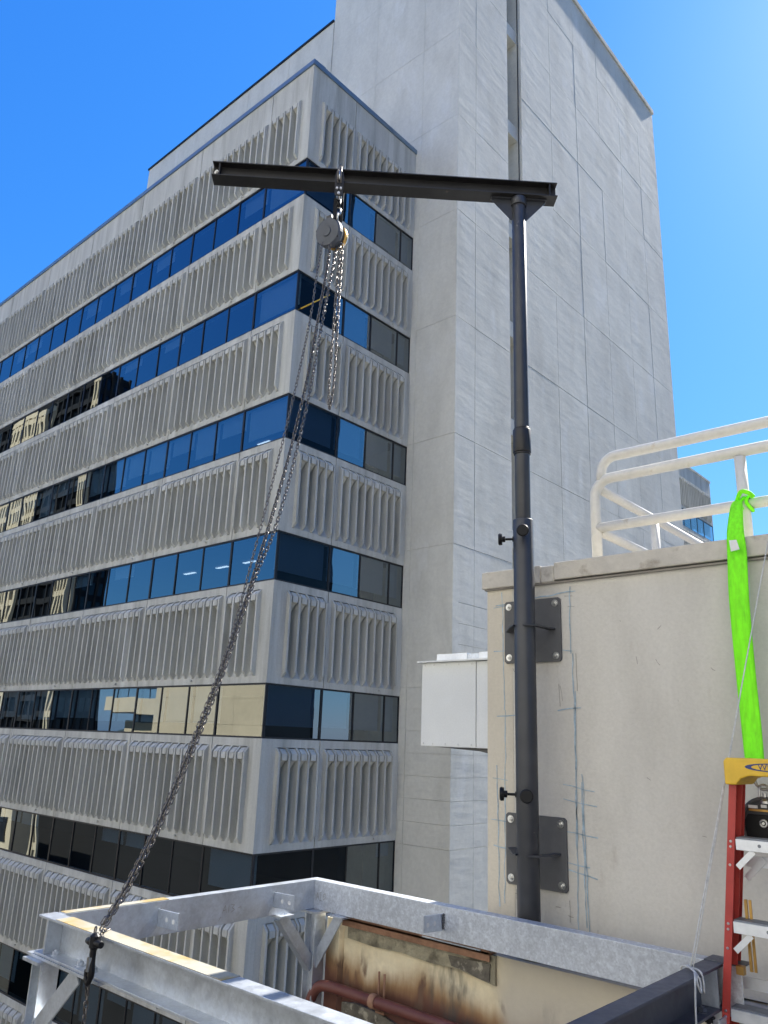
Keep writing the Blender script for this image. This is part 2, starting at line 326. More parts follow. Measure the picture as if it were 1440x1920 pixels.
def get_panel(kind, h, rt):
    key = (kind, round(h, 2))
    if key not in PM:
        if kind == 'bay': PM[key] = panel_mesh(BAY - 2 * G, h, .165 - G, 12, rt)
        if kind == 'cornerL': PM[key] = panel_mesh(1.975 - G, h, .165 - G, 5, rt)      # plain margin at far x
        if kind == 'cornerR': PM[key] = panel_mesh(1.975 - G - .284, h, .216, 5, rt)
        if kind == 'end': PM[key] = panel_mesh(3.16 - G, h, .165 - G, 9, rt)
    return PM[key]
GR = random.Random(11)
def window_parts(wd, splits, parent, place, rz, blinds, detail=True):
    """place(x) gives the world location of local x; frame mesh + glass + blinds, local x along, -y outward"""
    key = (round(wd, 2), tuple(splits))
    if key not in PM:
        mb = MB(); t = .045
        mb.box((0, .02, 0), (wd, .07, t)); mb.box((0, .02, WH - t), (wd, .07, WH))
        for x in [0] + list(splits) + [wd]:
            hw = .02 if 0 < x < wd else .032
            a = max(0, x - hw); b = min(wd, x + hw); mb.box((a, .022, t), (b, .068, WH - t))
        gs = []
        for q in range(6):            # every pane sits a touch out of true
            g = MB(); xs = [0] + list(splits) + [wd]
            for a, b in zip(xs, xs[1:]):
                tx, tz = GR.uniform(-.0045, .0045), GR.uniform(-.004, .004)
                g.add([(a + .012, .045 - tx - tz, .03), (b - .012, .045 + tx - tz, .03), (b - .012, .045 + tx + tz, WH - .03), (a + .012, .045 - tx + tz, WH - .03)], [(0, 1, 2, 3)])
            gs.append(g.mesh('glass', 'glass'))
        PM[key] = (mb.mesh('window', 'alu'), gs)
    fm, gs = PM[key]; gm = GR.choice(gs)
    o = inst('window', fm, parent, place, rz)
    g = bpy.data.objects.new('glass', gm); COL.objects.link(g); g.parent = o
    xs = [0] + list(splits) + [wd]; b = MB(); any_ = False
    for i in range(len(xs) - 1):
        dr = blinds[i % len(blinds)]
        if dr > 0:
            any_ = True; b.box((xs[i] + .07, .22, WH - dr), (xs[i + 1] - .07, .226, WH + .02))
            b.box((xs[i] + .07, .215, WH - dr - .02), (xs[i + 1] - .07, .231, WH - dr))
    if any_:
        bo = bpy.data.objects.new('blind', b.mesh('blind', 'blind')); COL.objects.link(bo); bo.parent = o
    return o

WSPL = (1.31, 2.63)
left_rows = {   # blind drops for panes, by floor
 4: [0, .0, .55, .0, .45, 0], 3: [.9, 0, 0, .0, 0, .3], 2: [.95, .95, .55, 1.1, 1.0, .8, .9, .5, 1.1], 1: [0, 0, 0, 0, .4, 0],
 0: [.98, .98, .98, .9, 1.0], -1: [.42, .40, 0, .0, .5, .0, .35], -2: [1.0, .9, .3, 1.1], -3: [.8, .3, 1.0]}
def office_wing(name, uc, vc, label, nbay_left, right_len, rows, detail=True):
    base = Vector((uc, vc, -36))
    root = empty(name, base, label, 'office building')
    ztop = 20.68
    for k in rows:
        z0 = zb(k) - SP if k < 5 else zb(4) + WH
        h = SP; rt = SP - .20
        if k == 5: h = ztop - z0; rt = 2.45
        if nbay_left:
            inst('spandrel_panel', get_panel('cornerL', h, rt), root, (uc, vc + 1.975 - G, z0), -math.pi / 2)
            for i in range(nbay_left):
                inst('spandrel_panel', get_panel('bay', h, rt), root, (uc, vc + 1.975 + BAY * (i + 1) - G, z0), -math.pi / 2)
        if right_len == 'full':
            inst('spandrel_panel', get_panel('cornerR', h, rt), root, (uc + .284, vc, z0))
            inst('spandrel_panel', get_panel('end', h, rt), root, (uc + 1.975 + G, vc, z0))
    for k in rows:
        if k > 4: continue
        bl = left_rows[k]
        if nbay_left:
            window_parts(1.954, (), root, (uc, vc + 1.975, zb(k)), -math.pi / 2, [{2: .95, 0: 0, 1: 0, 3: 1.0}.get(k, .9)])
            for i in range(nbay_left):
                rr = random.Random(k * 31 + i)
                bb = [bl[(3 * i + j + rr.randint(0, 2)) % len(bl)] for j in range(3)]
                window_parts(BAY, WSPL, root, (uc, vc + 1.975 + BAY * (i + 1), zb(k)), -math.pi / 2, bb)
        if right_len == 'full':
            window_parts(1.903, (), root, (uc + .072, vc, zb(k)), 0, [1.0 if k not in (3, -1) else 0])
            window_parts(3.175, (1.23, 2.52), root, (uc + 1.975, vc, zb(k)), 0, [.98 if k < 3 else 1.2, 1.0, 1.0] if k != -1 else [0, 0, .4])
    return root, ztop
wing, ZT = office_wing('office_building', U0, V0, 'large grey office building with ribbed concrete bands and blue strip windows, filling the left half', 8, 'full', range(5, -4, -1))
YE = V0 + 1.975 + BAY * 8
# structure behind the panels, floors and interior
mb = MB()
for k in range(4, -4, -1):
    z0 = zb(k) - SP + .01
    mb.box((U0 + .29, V0 + .29, z0), (17.9, YE, zb(k) - .01))
mb.box((U0 + .29, V0 + .29, zb(4) + WH + .01), (17.9, YE, ZT - .05))
mb.box((16.9, V0 + 1.2, -14), (17.94, YE, ZT - .06))
mb.build('floor_slab', 'core', wing)
mb = MB(); mb.box((U0 - .03, V0 - .03, -36), (17.95, YE, -14.45)); mb.build('podium_wall', 'conc', wing)
mb = MB(); mb.box((U0 + .1, YE, -14.4), (17.95, YE + .2, ZT)); mb.build('end_wall', 'conc', wing)
mb = MB()
mb.prism([(-.05, .0), (-.05, .17), (.45, .20), (.45, .0)], (U0, V0 - .05, ZT), (1, 0, 0), (0, 0, 1), (0, 1, 0), YE - V0 + .1)
mb.prism([(-.05, .0), (-.05, .168), (.45, .198), (.45, .0)], (U0 + .45, V0, ZT), (0, 1, 0), (0, 0, 1), (1, 0, 0), 17.955 - U0 - .45)
mb.build('coping', 'coping_blue', wing)
# ceiling lamps seen through the glass on one floor
for k, ys in ((1, (.6, 1.5, 3.2, 4.6, 6.4)), (3, (2.8, 5.0)), (-1, (9.0,)), (2, (3.0,))):
    for y in ys:
        mb = MB(); mb.box((U0 + 2.0, V0 + .2 + y, zb(k) + WH - .03), (U0 + 2.12, V0 + .8 + y, zb(k) + WH - .018)); mb.build('ceiling_lamp', 'lamp', wing)

mb = MB(); mb.tube([(U0 + .20, V0 - .01, zb(3) + .12), (U0 + 1.28, V0 - .01, zb(3) + 1.10)], .020, 8); mb.build('yellow_strut', 'yellow', wing)

# far wing behind the tower
fw, _ = office_wing('rear_office_wing', 60.62, 20.1, 'small distant ribbed office wing seen behind the white guard rail, right of the tower', 0, None, [])
for k in (5, 4, 3, 2, 1):
    z0 = zb(k) - SP if k < 5 else zb(4) + WH
    h = SP if k < 5 else ZT - z0; rt = SP - .2 if k < 5 else 2.45
    inst('spandrel_panel', get_panel('cornerL', h, rt), fw, (60.62 - 1.975 + G, 20.1, z0))
    for i in range(4): inst('spandrel_panel', get_panel('bay', h, rt), fw, (60.62 - 1.975 - BAY * (i + 1) + G, 20.1, z0))
    if k < 5:
        window_parts(1.975, (), fw, (60.62 - 1.975, 20.1, zb(k)), 0, [.9])
        for i in range(4): window_parts(BAY, WSPL, fw, (60.62 - 1.975 - BAY * (i + 1), 20.1, zb(k)), 0, [.9, .7, 1.0])
mb = MB()
for k in (4, 3, 2, 1): mb.box((42.8, 20.40, zb(k) - SP + .01), (60.6, 30, zb(k) - .01))
mb.box((42.8, 20.40, zb(4) + WH), (60.6, 30, ZT)); mb.box((42.8, 21.4, 0), (59, 30, ZT - .1)); mb.box((42.8, 20.3, -36), (60.6, 30, zb(1) - SP))
mb.build('floor_slab', 'core', fw)
mb = MB(); mb.box((42.8, 20.04, ZT), (60.68, 30, ZT + .16)); mb.build('coping', 'conc', fw)

# ================================================================== concrete tower
UT, VT, UE, TZ = 17.957, 13.433, 36.33, 35.07
tw = empty('concrete_tower', (27, 17, -36), 'tall windowless concrete tower with square panel joints and a narrow vertical slot', 'tower')
S0, S1 = 21.19, 22.20
# right-hand face: individually cast lifts, each a few millimetres in or out
mb = MB(); rr = random.Random(3)
vx = [UT + .012, 19.04, S0]; vx2 = [S1 + .0, 24.60, 26.93, 29.30, 31.65, 33.97, UE]
hz = [-36, -20, -9, -2.70, -2.09, -1.48, -.87, -.26, .35, .96, 1.57, 2.18, 2.79, 3.40, 4.01, 5.74, 9.27, 13.36, 17.45, 21.4, 25.3, 28.4, 32.0, TZ - .20]
for cols in (vx, vx2):
    for a, b in zip(cols, cols[1:]):
        dx = rr.uniform(-.003, .003)
        for c, d in zip(hz, hz[1:]):
            dd = dx + rr.uniform(0, .006); g = .006
            if d < 4.5 and c > -3: g = .004; dd = dx
            mb.box((a + g, VT + .02 - dd, c + g), (b - g, VT + .3, d - g))
mb.build('wall', 'tower', tw)
mb = MB()
vy = [VT + .015, 15.10, 17.6, 20.34]
hl = [-36, -20, -9, -2.70, -2.09, -1.48, -.87, -.26, .35, .96, 1.57, 5.74, 9.27, 13.36, 17.45, 21.4, 25.3, 29.3, 33, TZ - .2]
for a, b in zip(vy, vy[1:]):
    for c, d in zip(hl, hl[1:]):
        dd = rr.uniform(0, .004); g = .005
        mb.box((UT + .01 - dd, a + g, c + g), (UT + .3, b - g, d - g))
mb.build('wall', 'tower', tw)
mb = MB(); mb.box((UT + .04, VT + .05, -36), (S0 - .002, 20.33, TZ - .2)); mb.box((S1 + .002, VT + .05, -36), (UE - .02, 20.33, TZ - .2))
mb.box((S0 - .002, VT + .75, -36), (S1 + .002, 20.33, TZ - .2)); mb.build('core', 'tower', tw)
for z in (-1.5, 2.4, 6.35, 10.4, 14.25, 18.45, 23.25, 28.2):
    mb = MB(); mb.box((S0 + .002, VT + .22, z), (S1 - .002, VT + .74, z + .62)); mb.build('slot_beam', 'tower', tw)
    mb = MB(); mb.box((S0 + .01, VT + .55, z + .63), (S0 + .40, VT + .73, z + 3.2)); mb.build('slot_window', 'alu', tw)
mb = MB(); mb.box((S1 - .10, VT + .10, -10), (S1 - .07, VT + .13, TZ - .3)); mb.build('downpipe', 'alu', tw)
mb = MB(); mb.box((UT - .03, VT - .065, TZ - .2), (UE + .04, 20.36, TZ + .06)); mb.build('coping', 'conc', tw)

pent = empty('rooftop_penthouse', (18, 28, 20), 'plain grey concrete storey set back above the ribbed building roof', 'building')
mb = MB(); yy = [20.36, 23.3, 26.3, 29.2, 32.2, 35.19]
for a, b in zip(yy, yy[1:]): mb.box((UT + .004, a + .008, -10), (UT + 8, b - .008, 30.58))
mb.box((UT + .03, 20.37, -10), (UT + 7.9, 35.15, 30.5))
mb.build('wall', 'tower', pent)
mb = MB(); mb.box((UT - .06, 20.36, 30.58), (UT + 8.05, 35.25, 30.68)); mb.build('coping', 'alu', pent)

# ================================================================== city mirrored in the windows, plus unseen blocks added for bounce and dark reflections
def slab_tower(name, label, face_u, v0, v1, zt, depth, clad, glass, bayw, fl, pier=.5, cat='tower'):
    root = empty(name, (face_u - depth / 2, (v0 + v1) / 2, -36), label, cat)
    mb = MB(); mb.box((face_u - depth, v0, -36), (face_u - .6, v1, zt - .3)); mb.build('window_wall', glass, root)
    mb = MB(); y = v0
    while y < v1 + .1:
        mb.box((face_u - .7, y - pier / 2, -36), (face_u, y + pier / 2, zt)); y += bayw
    z = -34
    while z < zt: mb.box((face_u - .65, v0, z), (face_u - .08, v1, z + 1.2)); z += fl
    mb.box((face_u - .66, v0 - .3, zt - 1.5), (face_u + .05, v1 + .3, zt)); mb.build('wall', clad, root); return root
dt = slab_tower('dark_office_tower', 'very tall dark bronze tower reflected in the windows at the far left', -47.3, 150, 235, 76, 6.7, 'dark_clad', 'dark_glass', 3.0, 4.0)
mb = MB()
for x in (-54, -52.4, -50.7, -49.0, -47.5): mb.box((x - .25, 149.6, -36), (x + .25, 150.1, 76))
z = -34
while z < 75: mb.box((-54, 149.8, z), (-47.4, 150.05, z + 1.3)); z += 4
mb.build('side_wall', 'dark_clad', dt)
slab_tower('beige_shaft_tower', 'narrow sunlit beige tower strip reflected beside the dark tower', -46.6, 150.2, 155.4, 75, .6, 'beige_clad', 'dark_glass', 1.25, 6.0, .45)
slab_tower('beige_grid_tower', 'beige gridded tower reflected in the upper left windows', -46.4, 174, 193, 73, .8, 'beige_clad', 'dark_glass', 1.6, 4.0, .7)
slab_tower('dark_glass_tower', 'dark tower reflected in the corner windows', -20, -95, -60, 55, 30, 'dark_clad', 'dark_glass', 3.0, 4.0)
rt_ = slab_tower('side_glass_tower', 'dark blue office tower reflected in the corner windows on the right facade', 60, -62, -31.6, 97, 30, 'dark_clad', 'dark_glass', 3.0, 4.0)
mb = MB(); mb.box((20, -31.4, -36), (95, -29.5, -8)); mb.build('dark_reflection_wall', 'dark_clad', rt_)  # unseen dark wall added to keep reflections in the lower panes dark
bb = empty('beige_neighbour_building', (-30, 65, -36), 'sunlit beige building reflected in the windows left of the corner', 'building')
mb = MB()
for a, b in ((50.2, 56.0), (56.0, 62), (62, 68), (68, 73.8)):
    for c, d in ((-3, 1.1), (1.1, 3.5), (3.5, 5.6)): mb.box((-30, a + .01, c + .01), (-22, b - .01, d - .01))
mb.box((-29.9, 50.2, -3), (-22.05, 73.7, 5.55)); mb.build('wall', 'beige_clad', bb)
mb = MB(); mb.box((-29.9, 50.2, -36), (-22.5, 73.7, -3)); mb.build('wall', 'dark_clad', bb)  # lower storeys coloured dark in place of shade, for dark reflections
cb = empty('cornice_building', (-38, 92, -36), 'pale terrace building with deep cornice reflected in the windows', 'building')
mb = MB(); mb.box((-40, 84, 2.4), (-30, 102.4, 4.3)); mb.build('cornice', 'beige_clad', cb)
mb = MB(); mb.box((-40, 84, -36), (-32, 96.5, 1.4)); mb.build('wall', 'beige_clad', cb)
mb = MB(); mb.box((-40, 84, 1.4), (-33, 96, 2.4)); mb.build('window_band', 'dark_glass', cb)
mb = MB()
for y in range(86, 102, 3): mb.box((-31, y, 4.3), (-30.9, y + .12, 5.6))
mb.box((-31, 84, 5.5), (-30.9, 101, 5.65)); mb.build('guard_rail', 'alu', cb)
an = empty('bounce_block', (-31, -10, -36), 'added unseen pale block behind the camera, bouncing sunlight into the shade', 'building')  # block added behind the camera to bounce fill light into the shade
mb = MB(); mb.box((-36, -70, -3.5), (-26, 48, 36)); mb.build('wall', 'pale', an)
mb = MB(); mb.box((-36, -70, -36), (-26.3, 48, -3.5)); mb.build('base_wall', 'dark_clad', an)  # dark base limits the bounce onto the lower floors
mb = MB()
for z in range(0, 34, 4): mb.box((-26.1, -69, z), (-25.95, 47, z + 1.0))
mb.build('window_band', 'dark_glass', an)
dl = empty('dark_reflection_block', (-20, 70, -36), 'added low dark block that keeps the lower window reflections dark', 'building')  # unseen block added to darken what the lower windows mirror
mb = MB(); mb.box((-21, 48, -36), (-19, 92, -3.4)); mb.build('wall', 'dark_clad', dl)
mb = MB(); mb.box((-21.1, 47.9, -3.399), (-18.9, 92.1, -3.2)); mb.build('parapet', 'alu', dl)
pr = empty('bounce_roof_block', (40, -36, -36), 'added low pale block on the right, outside the view, bouncing sunlight upward', 'building')  # unseen block added so its sunlit roof lifts the shaded right-hand faces
mb = MB(); mb.box((15, -70, -36), (85, -20, -16)); mb.build('wall', 'pale', pr)
mb = MB(); mb.box((14.9, -70.1, -15.999), (85.1, -19.9, -15.7)); mb.build('roof', 'pale', pr)
lb = empty('low_beige_building', (-16, 82, -36), 'low sunlit beige building reflected at the lower left', 'building')
mb = MB(); mb.box((-12, 80, -36), (-10, 120, -5.5)); mb.build('wall', 'beige_clad', lb)
mb = MB()
for y in range(81, 118, 4): mb.box((-10.05, y, -10.5), (-9.9, y + 1.4, -8.3))
mb.build('window', 'dark_glass', lb)
mb = MB(); mb.box((-3000, -3000, -36.5), (3000, 3000, -36)); mb.build('ground', 'asphalt', kind='structure')
mb = MB(); hp = [(-2200, -40)] + [(-2200 + i * 160, 70 + 45 * math.sin(i * 1.7) + 30 * math.sin(i * .6)) for i in range(30)] + [(2600, -40)]
mb.prism([(b, c) for b, c in hp], (-2300, 1500, 0), (0, 1, 0), (0, 0, 1), (-1, 0, 0), 400); mb.build('hills', 'hill', kind='structure')

# ================================================================== host building roof
host = empty('roof_building', (6, -5, -36), 'beige rendered building carrying the roof wall, with rust stained lower wall inside the steel frame', 'building')
mb = MB(); mb.box((-12, -25, -36), (3.63, 1.22, -1.78)); mb.box((3.63, -25, -36), (12, 2.60, -1.0)); mb.box((3.63, 2.601, -36), (3.82, 3.44, -1.0)); mb.build('wall', 'host', host)
mb = MB(); mb.box((-12.05, -25.05, -1.78), (3.625, 1.24, -1.74)); mb.build('roof_deck', 'deck', host)
# rust stained wall inside the frame: layered finish
mb = MB(); mb.box((3.60, -1, -3.2), (3.63, 3.44, -.985)); mb.build('stained_wall', 'rust', host, label='cream wall streaked with rust')
mb = MB(); mb.box((3.575, 3.46, -3.2), (3.70, 3.56, -.99)); mb.build('corner_trim', 'rust', host)
mb = MB(); mb.prism([(3.40, -.985), (2.86, -.985), (2.40, -.985), (2.40, -1.115), (2.52, -1.10), (2.62, -1.085), (2.80, -1.09), (3.0, -1.078), (3.2, -1.085), (3.40, -1.075)], (3.600, 0, 0), (0, 1, 0), (0, 0, 1), (-1, 0, 0), .016)
mb.build('mortar_band', 'mortar', host)
mb = MB(); rr = random.Random(5)
mb.prism([(2.68, -1.03), (2.425, -1.025), (2.43, -1.105), (2.50, -1.098), (2.56, -1.085), (2.66, -1.075)], (3.583, 0, 0), (0, 1, 0), (0, 0, 1), (-1, 0, 0), .007)
mb.build('broken_mortar', 'dark_mortar', host); mb = MB()
mb.prism([(3.42, -1.40), (3.30, -1.385), (3.12, -1.40), (2.98, -1.43), (3.0, -1.60), (3.42, -1.60)], (3.600, 0, 0), (0, 1, 0), (0, 0, 1), (-1, 0, 0), .02)
mb.build('broken_mortar', 'dark_mortar', host)
mb = MB(); mb.box((3.565, 2.42, -.982), (3.63, 3.43, -.972)); mb.prism([(0, 0), (.006, 0), (.006, .05), (0, .05)], (3.565, 2.42, -1.012), (1, 0, 0), (0, 0, 1), (0, 1, 0), 1.01)
mb.build('steel_angle', 'rust_metal', host)
mb = MB(); mb.box((3.558, 2.47, -.972), (3.63, 2.84, -.966)); mb.build('sunlit_ledge_strip', 'galv', host)  # bright strip in place of sunlight falling on the ledge
fp = empty('red_pipe', (3.53, 2.9, -1.33), 'oxide red pipe clamped along the rust stained wall inside the frame', 'pipe')
mb = MB()
mb.tube(catmull([(3.50, 3.60, -1.55), (3.50, 3.59, -1.42), (3.50, 3.53, -1.335), (3.50, 3.42, -1.315), (3.505, 3.2, -1.318), (3.51, 2.9, -1.322), (3.51, 2.6, -1.325), (3.51, 1.3, -1.33)], 8), .029, 16); mb.build('tube', 'pipe', fp)
mb = MB(); mb.tube([(3.51, 3.135, -1.32), (3.51, 3.095, -1.32)], .036, 16); mb.build('coupling', 'rust_metal', fp)
mb = MB(); mb.tube([(3.56, 3.13, -1.19), (3.56, 3.13, -1.38)], .006, 8); mb.tube([(3.56, 3.09, -1.195), (3.56, 3.09, -1.38)], .006, 8); mb.box((3.55, 3.08, -1.385), (3.60, 3.14, -1.375)); mb.build('hanger', 'rust_metal', fp)

# bulkhead
UW, VW = 3.87, 2.632
bk = empty('roof_bulkhead', (5.5, -1, -1), 'beige stucco roof room with capped parapet, chalk marked wall behind the grey mast', 'rooftop structure')
mb = MB(); mb.box((UW, -9, -.99), (9.5, VW, .905)); mb.build('wall', 'stucco', bk)
mb = MB(); mb.box((UW - .0025, VW - .17, -.985), (UW + .01, VW + .0025, .90)); mb.build('warm_light_strip', 'stucco_edge', bk)  # tinted strip standing in for warm bounce light near the corner
mb = MB(); mb.box((UW - .028, 2.26, .905), (4.15, VW + .028, 1.008)); mb.box((4.15, 2.35, .905), (9.6, VW + .028, 1.006)); mb.build('coping', 'coping', bk, bevel=.006)
mb = MB(); mb.box((UW - .024, 2.17, .903), (4.15, 2.256, 1.000)); mb.build('coping', 'coping', bk, bevel=.008, label='chipped grey coping piece beside the mast')
mb = MB(); mb.box((UW - .032, -9, .912), (4.15, 2.166, 1.012)); mb.build('coping', 'coping', bk, bevel=.006)
mb = MB(); mb.box((UW - .016, -9, .896), (UW + .05, VW + .014, .906)); mb.build('sealant_line', 'pencil', bk)
mb = MB(); mb.box((4.15, -9, .905), (9.5, 2.35, .92)); mb.build('roof_deck', 'deck', bk)
# chalk and pencil setting-out lines: thin deposits on the wall
def strokes(segs, wdt, name, m, parent, plane='u', at=UW, wob=.004, seed=1):
    rr = random.Random(seed); mb = MB()
    for (a0, z0), (a1, z1) in segs:
        n = max(2, int(math.hypot(a1 - a0, z1 - z0) / .05)); L_ = math.hypot(a1 - a0, z1 - z0); da, dz = (a1 - a0) / L_, (z1 - z0) / L_
        px_, pz_ = -dz, da; P = []
        for i in range(n + 1):
            t = i / n; o_ = rr.uniform(-wob, wob); P.append((a0 + (a1 - a0) * t + px_ * o_, z0 + (z1 - z0) * t + pz_ * o_))
        vs = []
        for i, (a, z) in enumerate(P):
            h = wdt / 2 * rr.uniform(.55, 1.3)
            for s_ in (-1, 1):
                A, Z = a + px_ * h * s_, z + pz_ * h * s_
                vs.append((at - .0012, A, Z) if plane == 'u' else (A, at - .0012, Z))
        mb.add(vs, [(2 * i, 2 * i + 1, 2 * i + 3, 2 * i + 2) for i in range(len(P) - 1)])
    return mb.build(name, m, parent)
chalk = [((2.575, .80), (2.05, .845)), ((2.53, .88), (2.515, .2)), ((2.51, .2), (2.525, -.80)), ((2.085, .87), (2.09, .50)), ((2.08, .50), (2.083, -.1)), ((2.072, .30), (2.095, -.86)),
         ((2.045, -.12), (2.035, -.86)), ((2.052, -.16), (2.05, -.84)), ((2.60, -.17), (2.50, -.175)), ((2.16, -.18), (1.98, -.20)), ((2.16, -.25), (1.97, -.275)), ((2.61, -.385), (2.50, -.395)), ((2.15, -.405), (1.97, -.42)),
         ((2.14, -.555), (2.02, -.565)), ((2.14, -.59), (1.98, -.61)), ((2.595, -.52), (2.515, -.53)), ((2.57, -.10), (2.56, -.82)), ((2.59, .53), (2.50, .535)), ((2.14, .52), (2.08, .515)), ((2.57, .165), (2.44, .17)), ((2.18, .20), (2.04, .215)), ((2.59, .79), (2.50, .80)), ((2.52, .78), (2.44, .80)), ((2.087, -.2), (2.09, -.5))]
strokes(chalk, .0055, 'chalk_mark', 'chalk', bk, seed=3, at=UW - .003)
pen = [((2.12, .82), (2.07, .815)), ((2.10, .76), (2.06, .755)), ((2.48, .47), (2.47, .40)), ((2.465, .44), (2.44, .40)), ((2.48, .40), (2.475, .30)), ((2.17, .34), (2.165, .22)), ((2.16, .33), (2.15, .25)),
       ((2.47, -.74), (2.435, -.745)), ((2.455, -.72), (2.455, -.77)), ((2.15, -.80), (2.12, -.805)), ((2.14, -.73), (2.14, -.83)), ((2.22, -.77), (2.19, -.772)), ((1.99, -.84), (1.99, -.87)), ((2.06, .50), (2.06, .30)),
       ((2.56, -.13), (2.565, -.3)), ((1.62, .45), (1.60, .42)), ((1.72, .47), (1.715, .43)), ((1.35, .40), (1.33, .385)), ((1.80, .66), (1.795, .655)), ((1.52, .25), (1.515, .245)), ((1.70, -.12), (1.68, -.13)), ((1.45, -.36), (1.43, -.365)), ((1.60, .60), (1.58, .62))]
strokes(pen, .003, 'pencil_mark', 'pencil', bk, seed=9, wob=.002, at=UW - .001)

# white duct housing projecting past the bulkhead
du = empty('duct_housing', (7, 4, 0), 'white sheet metal box projecting left of the beige wall, with a capped top edge', 'duct housing')
mb = MB(); mb.box((6.5, 4.57, -.02), (7.6, 5.255, .815)); mb.build('panel', 'duct', du, bevel=.004)
mb = MB(); mb.box((6.503, 2.64, -.022), (7.6, 4.562, .812)); mb.build('panel', 'duct', du, bevel=.004)
for y in (4.62, 4.78, 4.94, 5.10, 5.22):
    for z in (.79, .005):
        mb = MB(); mb.lathe((6.4995, y, z), (-1, 0, 0), [(0, .010), (.004, .007)], 8); mb.build('screw', 'bolt', du)
mb = MB(); mb.box((6.46, 2.64, .818), (7.7, 5.295, .835)); mb.build('lid', 'duct', du)
mb = MB(); mb.box((6.53, 4.70, .836), (6.70, 5.085, .905)); mb.box((6.53, 2.7, .836), (6.70, 4.55, .905)); mb.build('cable_tray', 'alumin', du)
mb = MB(); mb.box((6.54, 4.55, .836), (6.71, 4.70, .895)); mb.build('cable_tray', 'galv', du)
mb = MB(); mb.prism([(5.10, -.024), (2.64, -.024), (2.64, -.09), (4.40, -.075), (4.55, -.05)], (6.54, 0, 0), (0, 1, 0), (0, 0, 1), (1, 0, 0), .9); mb.build('soffit', 'plate', du)

# ================================================================== guard rail
gr = empty('guard_rail', (4.05, 1.2, .92), 'off-white welded pipe guard rail on the roof above the beige wall', 'guard rail')
UR, zA, zB, zC, rp = 4.05, 1.655, 1.525, 1.235, .030
def arc(c, a0, a1, r, ex, ez, n=8):
    c, ex, ez = map(Vector, (c, ex, ez)); return [c + ex * r * math.cos(a0 + (a1 - a0) * i / n) + ez * r * math.sin(a0 + (a1 - a0) * i / n) for i in range(n + 1)]
r_ = .10
mb = MB(); mb.tube([(UR, 2.0, .93)] + arc((UR, 2.0 - r_, zB - r_), 0, math.pi / 2, r_, (0, 1, 0), (0, 0, 1)) + [(UR, -3, zB)], rp, 16); mb.build('rail', 'rail', gr)
mb = MB(); mb.tube([(UR, 1.955, zB - .02)] + arc((UR, 1.955 - .09, zA - .09), 0, math.pi / 2, .09, (0, 1, 0), (0, 0, 1)) + [(UR, -3, zA)], rp * .97, 16); mb.build('rail', 'rail', gr)
mb = MB(); mb.tube([(UR, 1.99, zC), (UR, -3, zC)], rp * .95, 16); mb.build('rail', 'rail', gr)
for z in (zB - .045, zC - .02):
    mb = MB(); mb.tube([(UR + .01, 1.985, z), (6.6, 1.985, z)], rp * .9, 14); mb.build('rail', 'rail', gr)
for x, y in ((UR, 1.178), (UR, .36), (UR, -.46), (4.86, 1.985), (5.9, 1.985)):
    mb = MB(); mb.tube([(x, y, .92), (x, y, zB - .03 if x == UR else zB - .05)], rp * .95, 16); mb.build('post', 'rail', gr)
for x, y in ((UR, 2.0), (UR, 1.178), (UR, .36), (4.86, 1.985)):
    mb = MB(); mb.lathe((x, y, .92), (0, 0, 1), [(0, .06), (.012, .06)], 20); mb.build('base_flange', 'rail', gr)

# ================================================================== mast crane
MU, MV = 3.70, 2.275
mc = empty('mast_crane', (MU, MV, -.985), 'dark grey steel mast with a black horizontal boom, bolted to the beige wall', 'crane')
def cyl(z0, z1, r, name, m, seg=32, bev=.003):
    mb = MB(); mb.lathe((MU, MV, z0), (0, 0, 1), [(0, r)] + [(z1 - z0, r)], seg, False)
    o = mb.build(name, m, mc); 
    for p in o.data.polygons:
        if len(p.vertices) == 4: p.use_smooth = True
    if bev:
        b = o.modifiers.new('bevel', 'BEVEL'); b.width = bev; b.segments = 2; b.limit_method = 'ANGLE'; b.angle_limit = R(40)
    return o
cyl(-.985, 1.245, .0575, 'lower_tube', 'steel'); cyl(1.246, 3.418, .0435, 'upper_tube', 'steel')
cyl(1.655, 1.80, .0525, 'collar', 'steel_beam'); cyl(1.643, 1.654, .049, 'collar_ring', 'steel_beam'); cyl(1.801, 1.812, .047, 'collar_ring', 'steel_beam')
cyl(3.36, 3.417, .052, 'weld_ring', 'steel')
DB = Vector((-.698, .716, 0)).normalized(); PB = Vector((DB.y, -DB.x, 0))      # boom axis / sideways (towards +u,+v side)
O = Vector((MU, MV, 3.421)); hb, fb = .105, .052
mb = MB(); t = .008
prof = [(-fb, 0), (fb, 0), (fb, t), (t / 2, t), (t / 2, hb - t), (fb, hb - t), (fb, hb), (-fb, hb), (-fb, hb - t), (-t / 2, hb - t), (-t / 2, t), (-fb, t)]
mb.prism(prof, O - DB * .245, PB, (0, 0, 1), DB, 2.225); mb.build('boom', 'steel_beam', mc, bevel=.0015)
for s_ in (1.93, -.20):
    mb = MB()
    for sg in (-1, 1): mb.prism([(sg * .0045, t + .0005), (sg * .048, t + .0005), (sg * .048, hb - t - .0005), (sg * .0045, hb - t - .0005)], O + DB * s_, PB, (0, 0, 1), DB, .008)
    mb.build('end_stop', 'steel_beam', mc)
mb = MB(); bolt(mb, O + DB * 1.955 - PB * .0045 + Vector((0, 0, .052)), -PB, .012, .012); mb.build('bolt', 'bolt', mc)
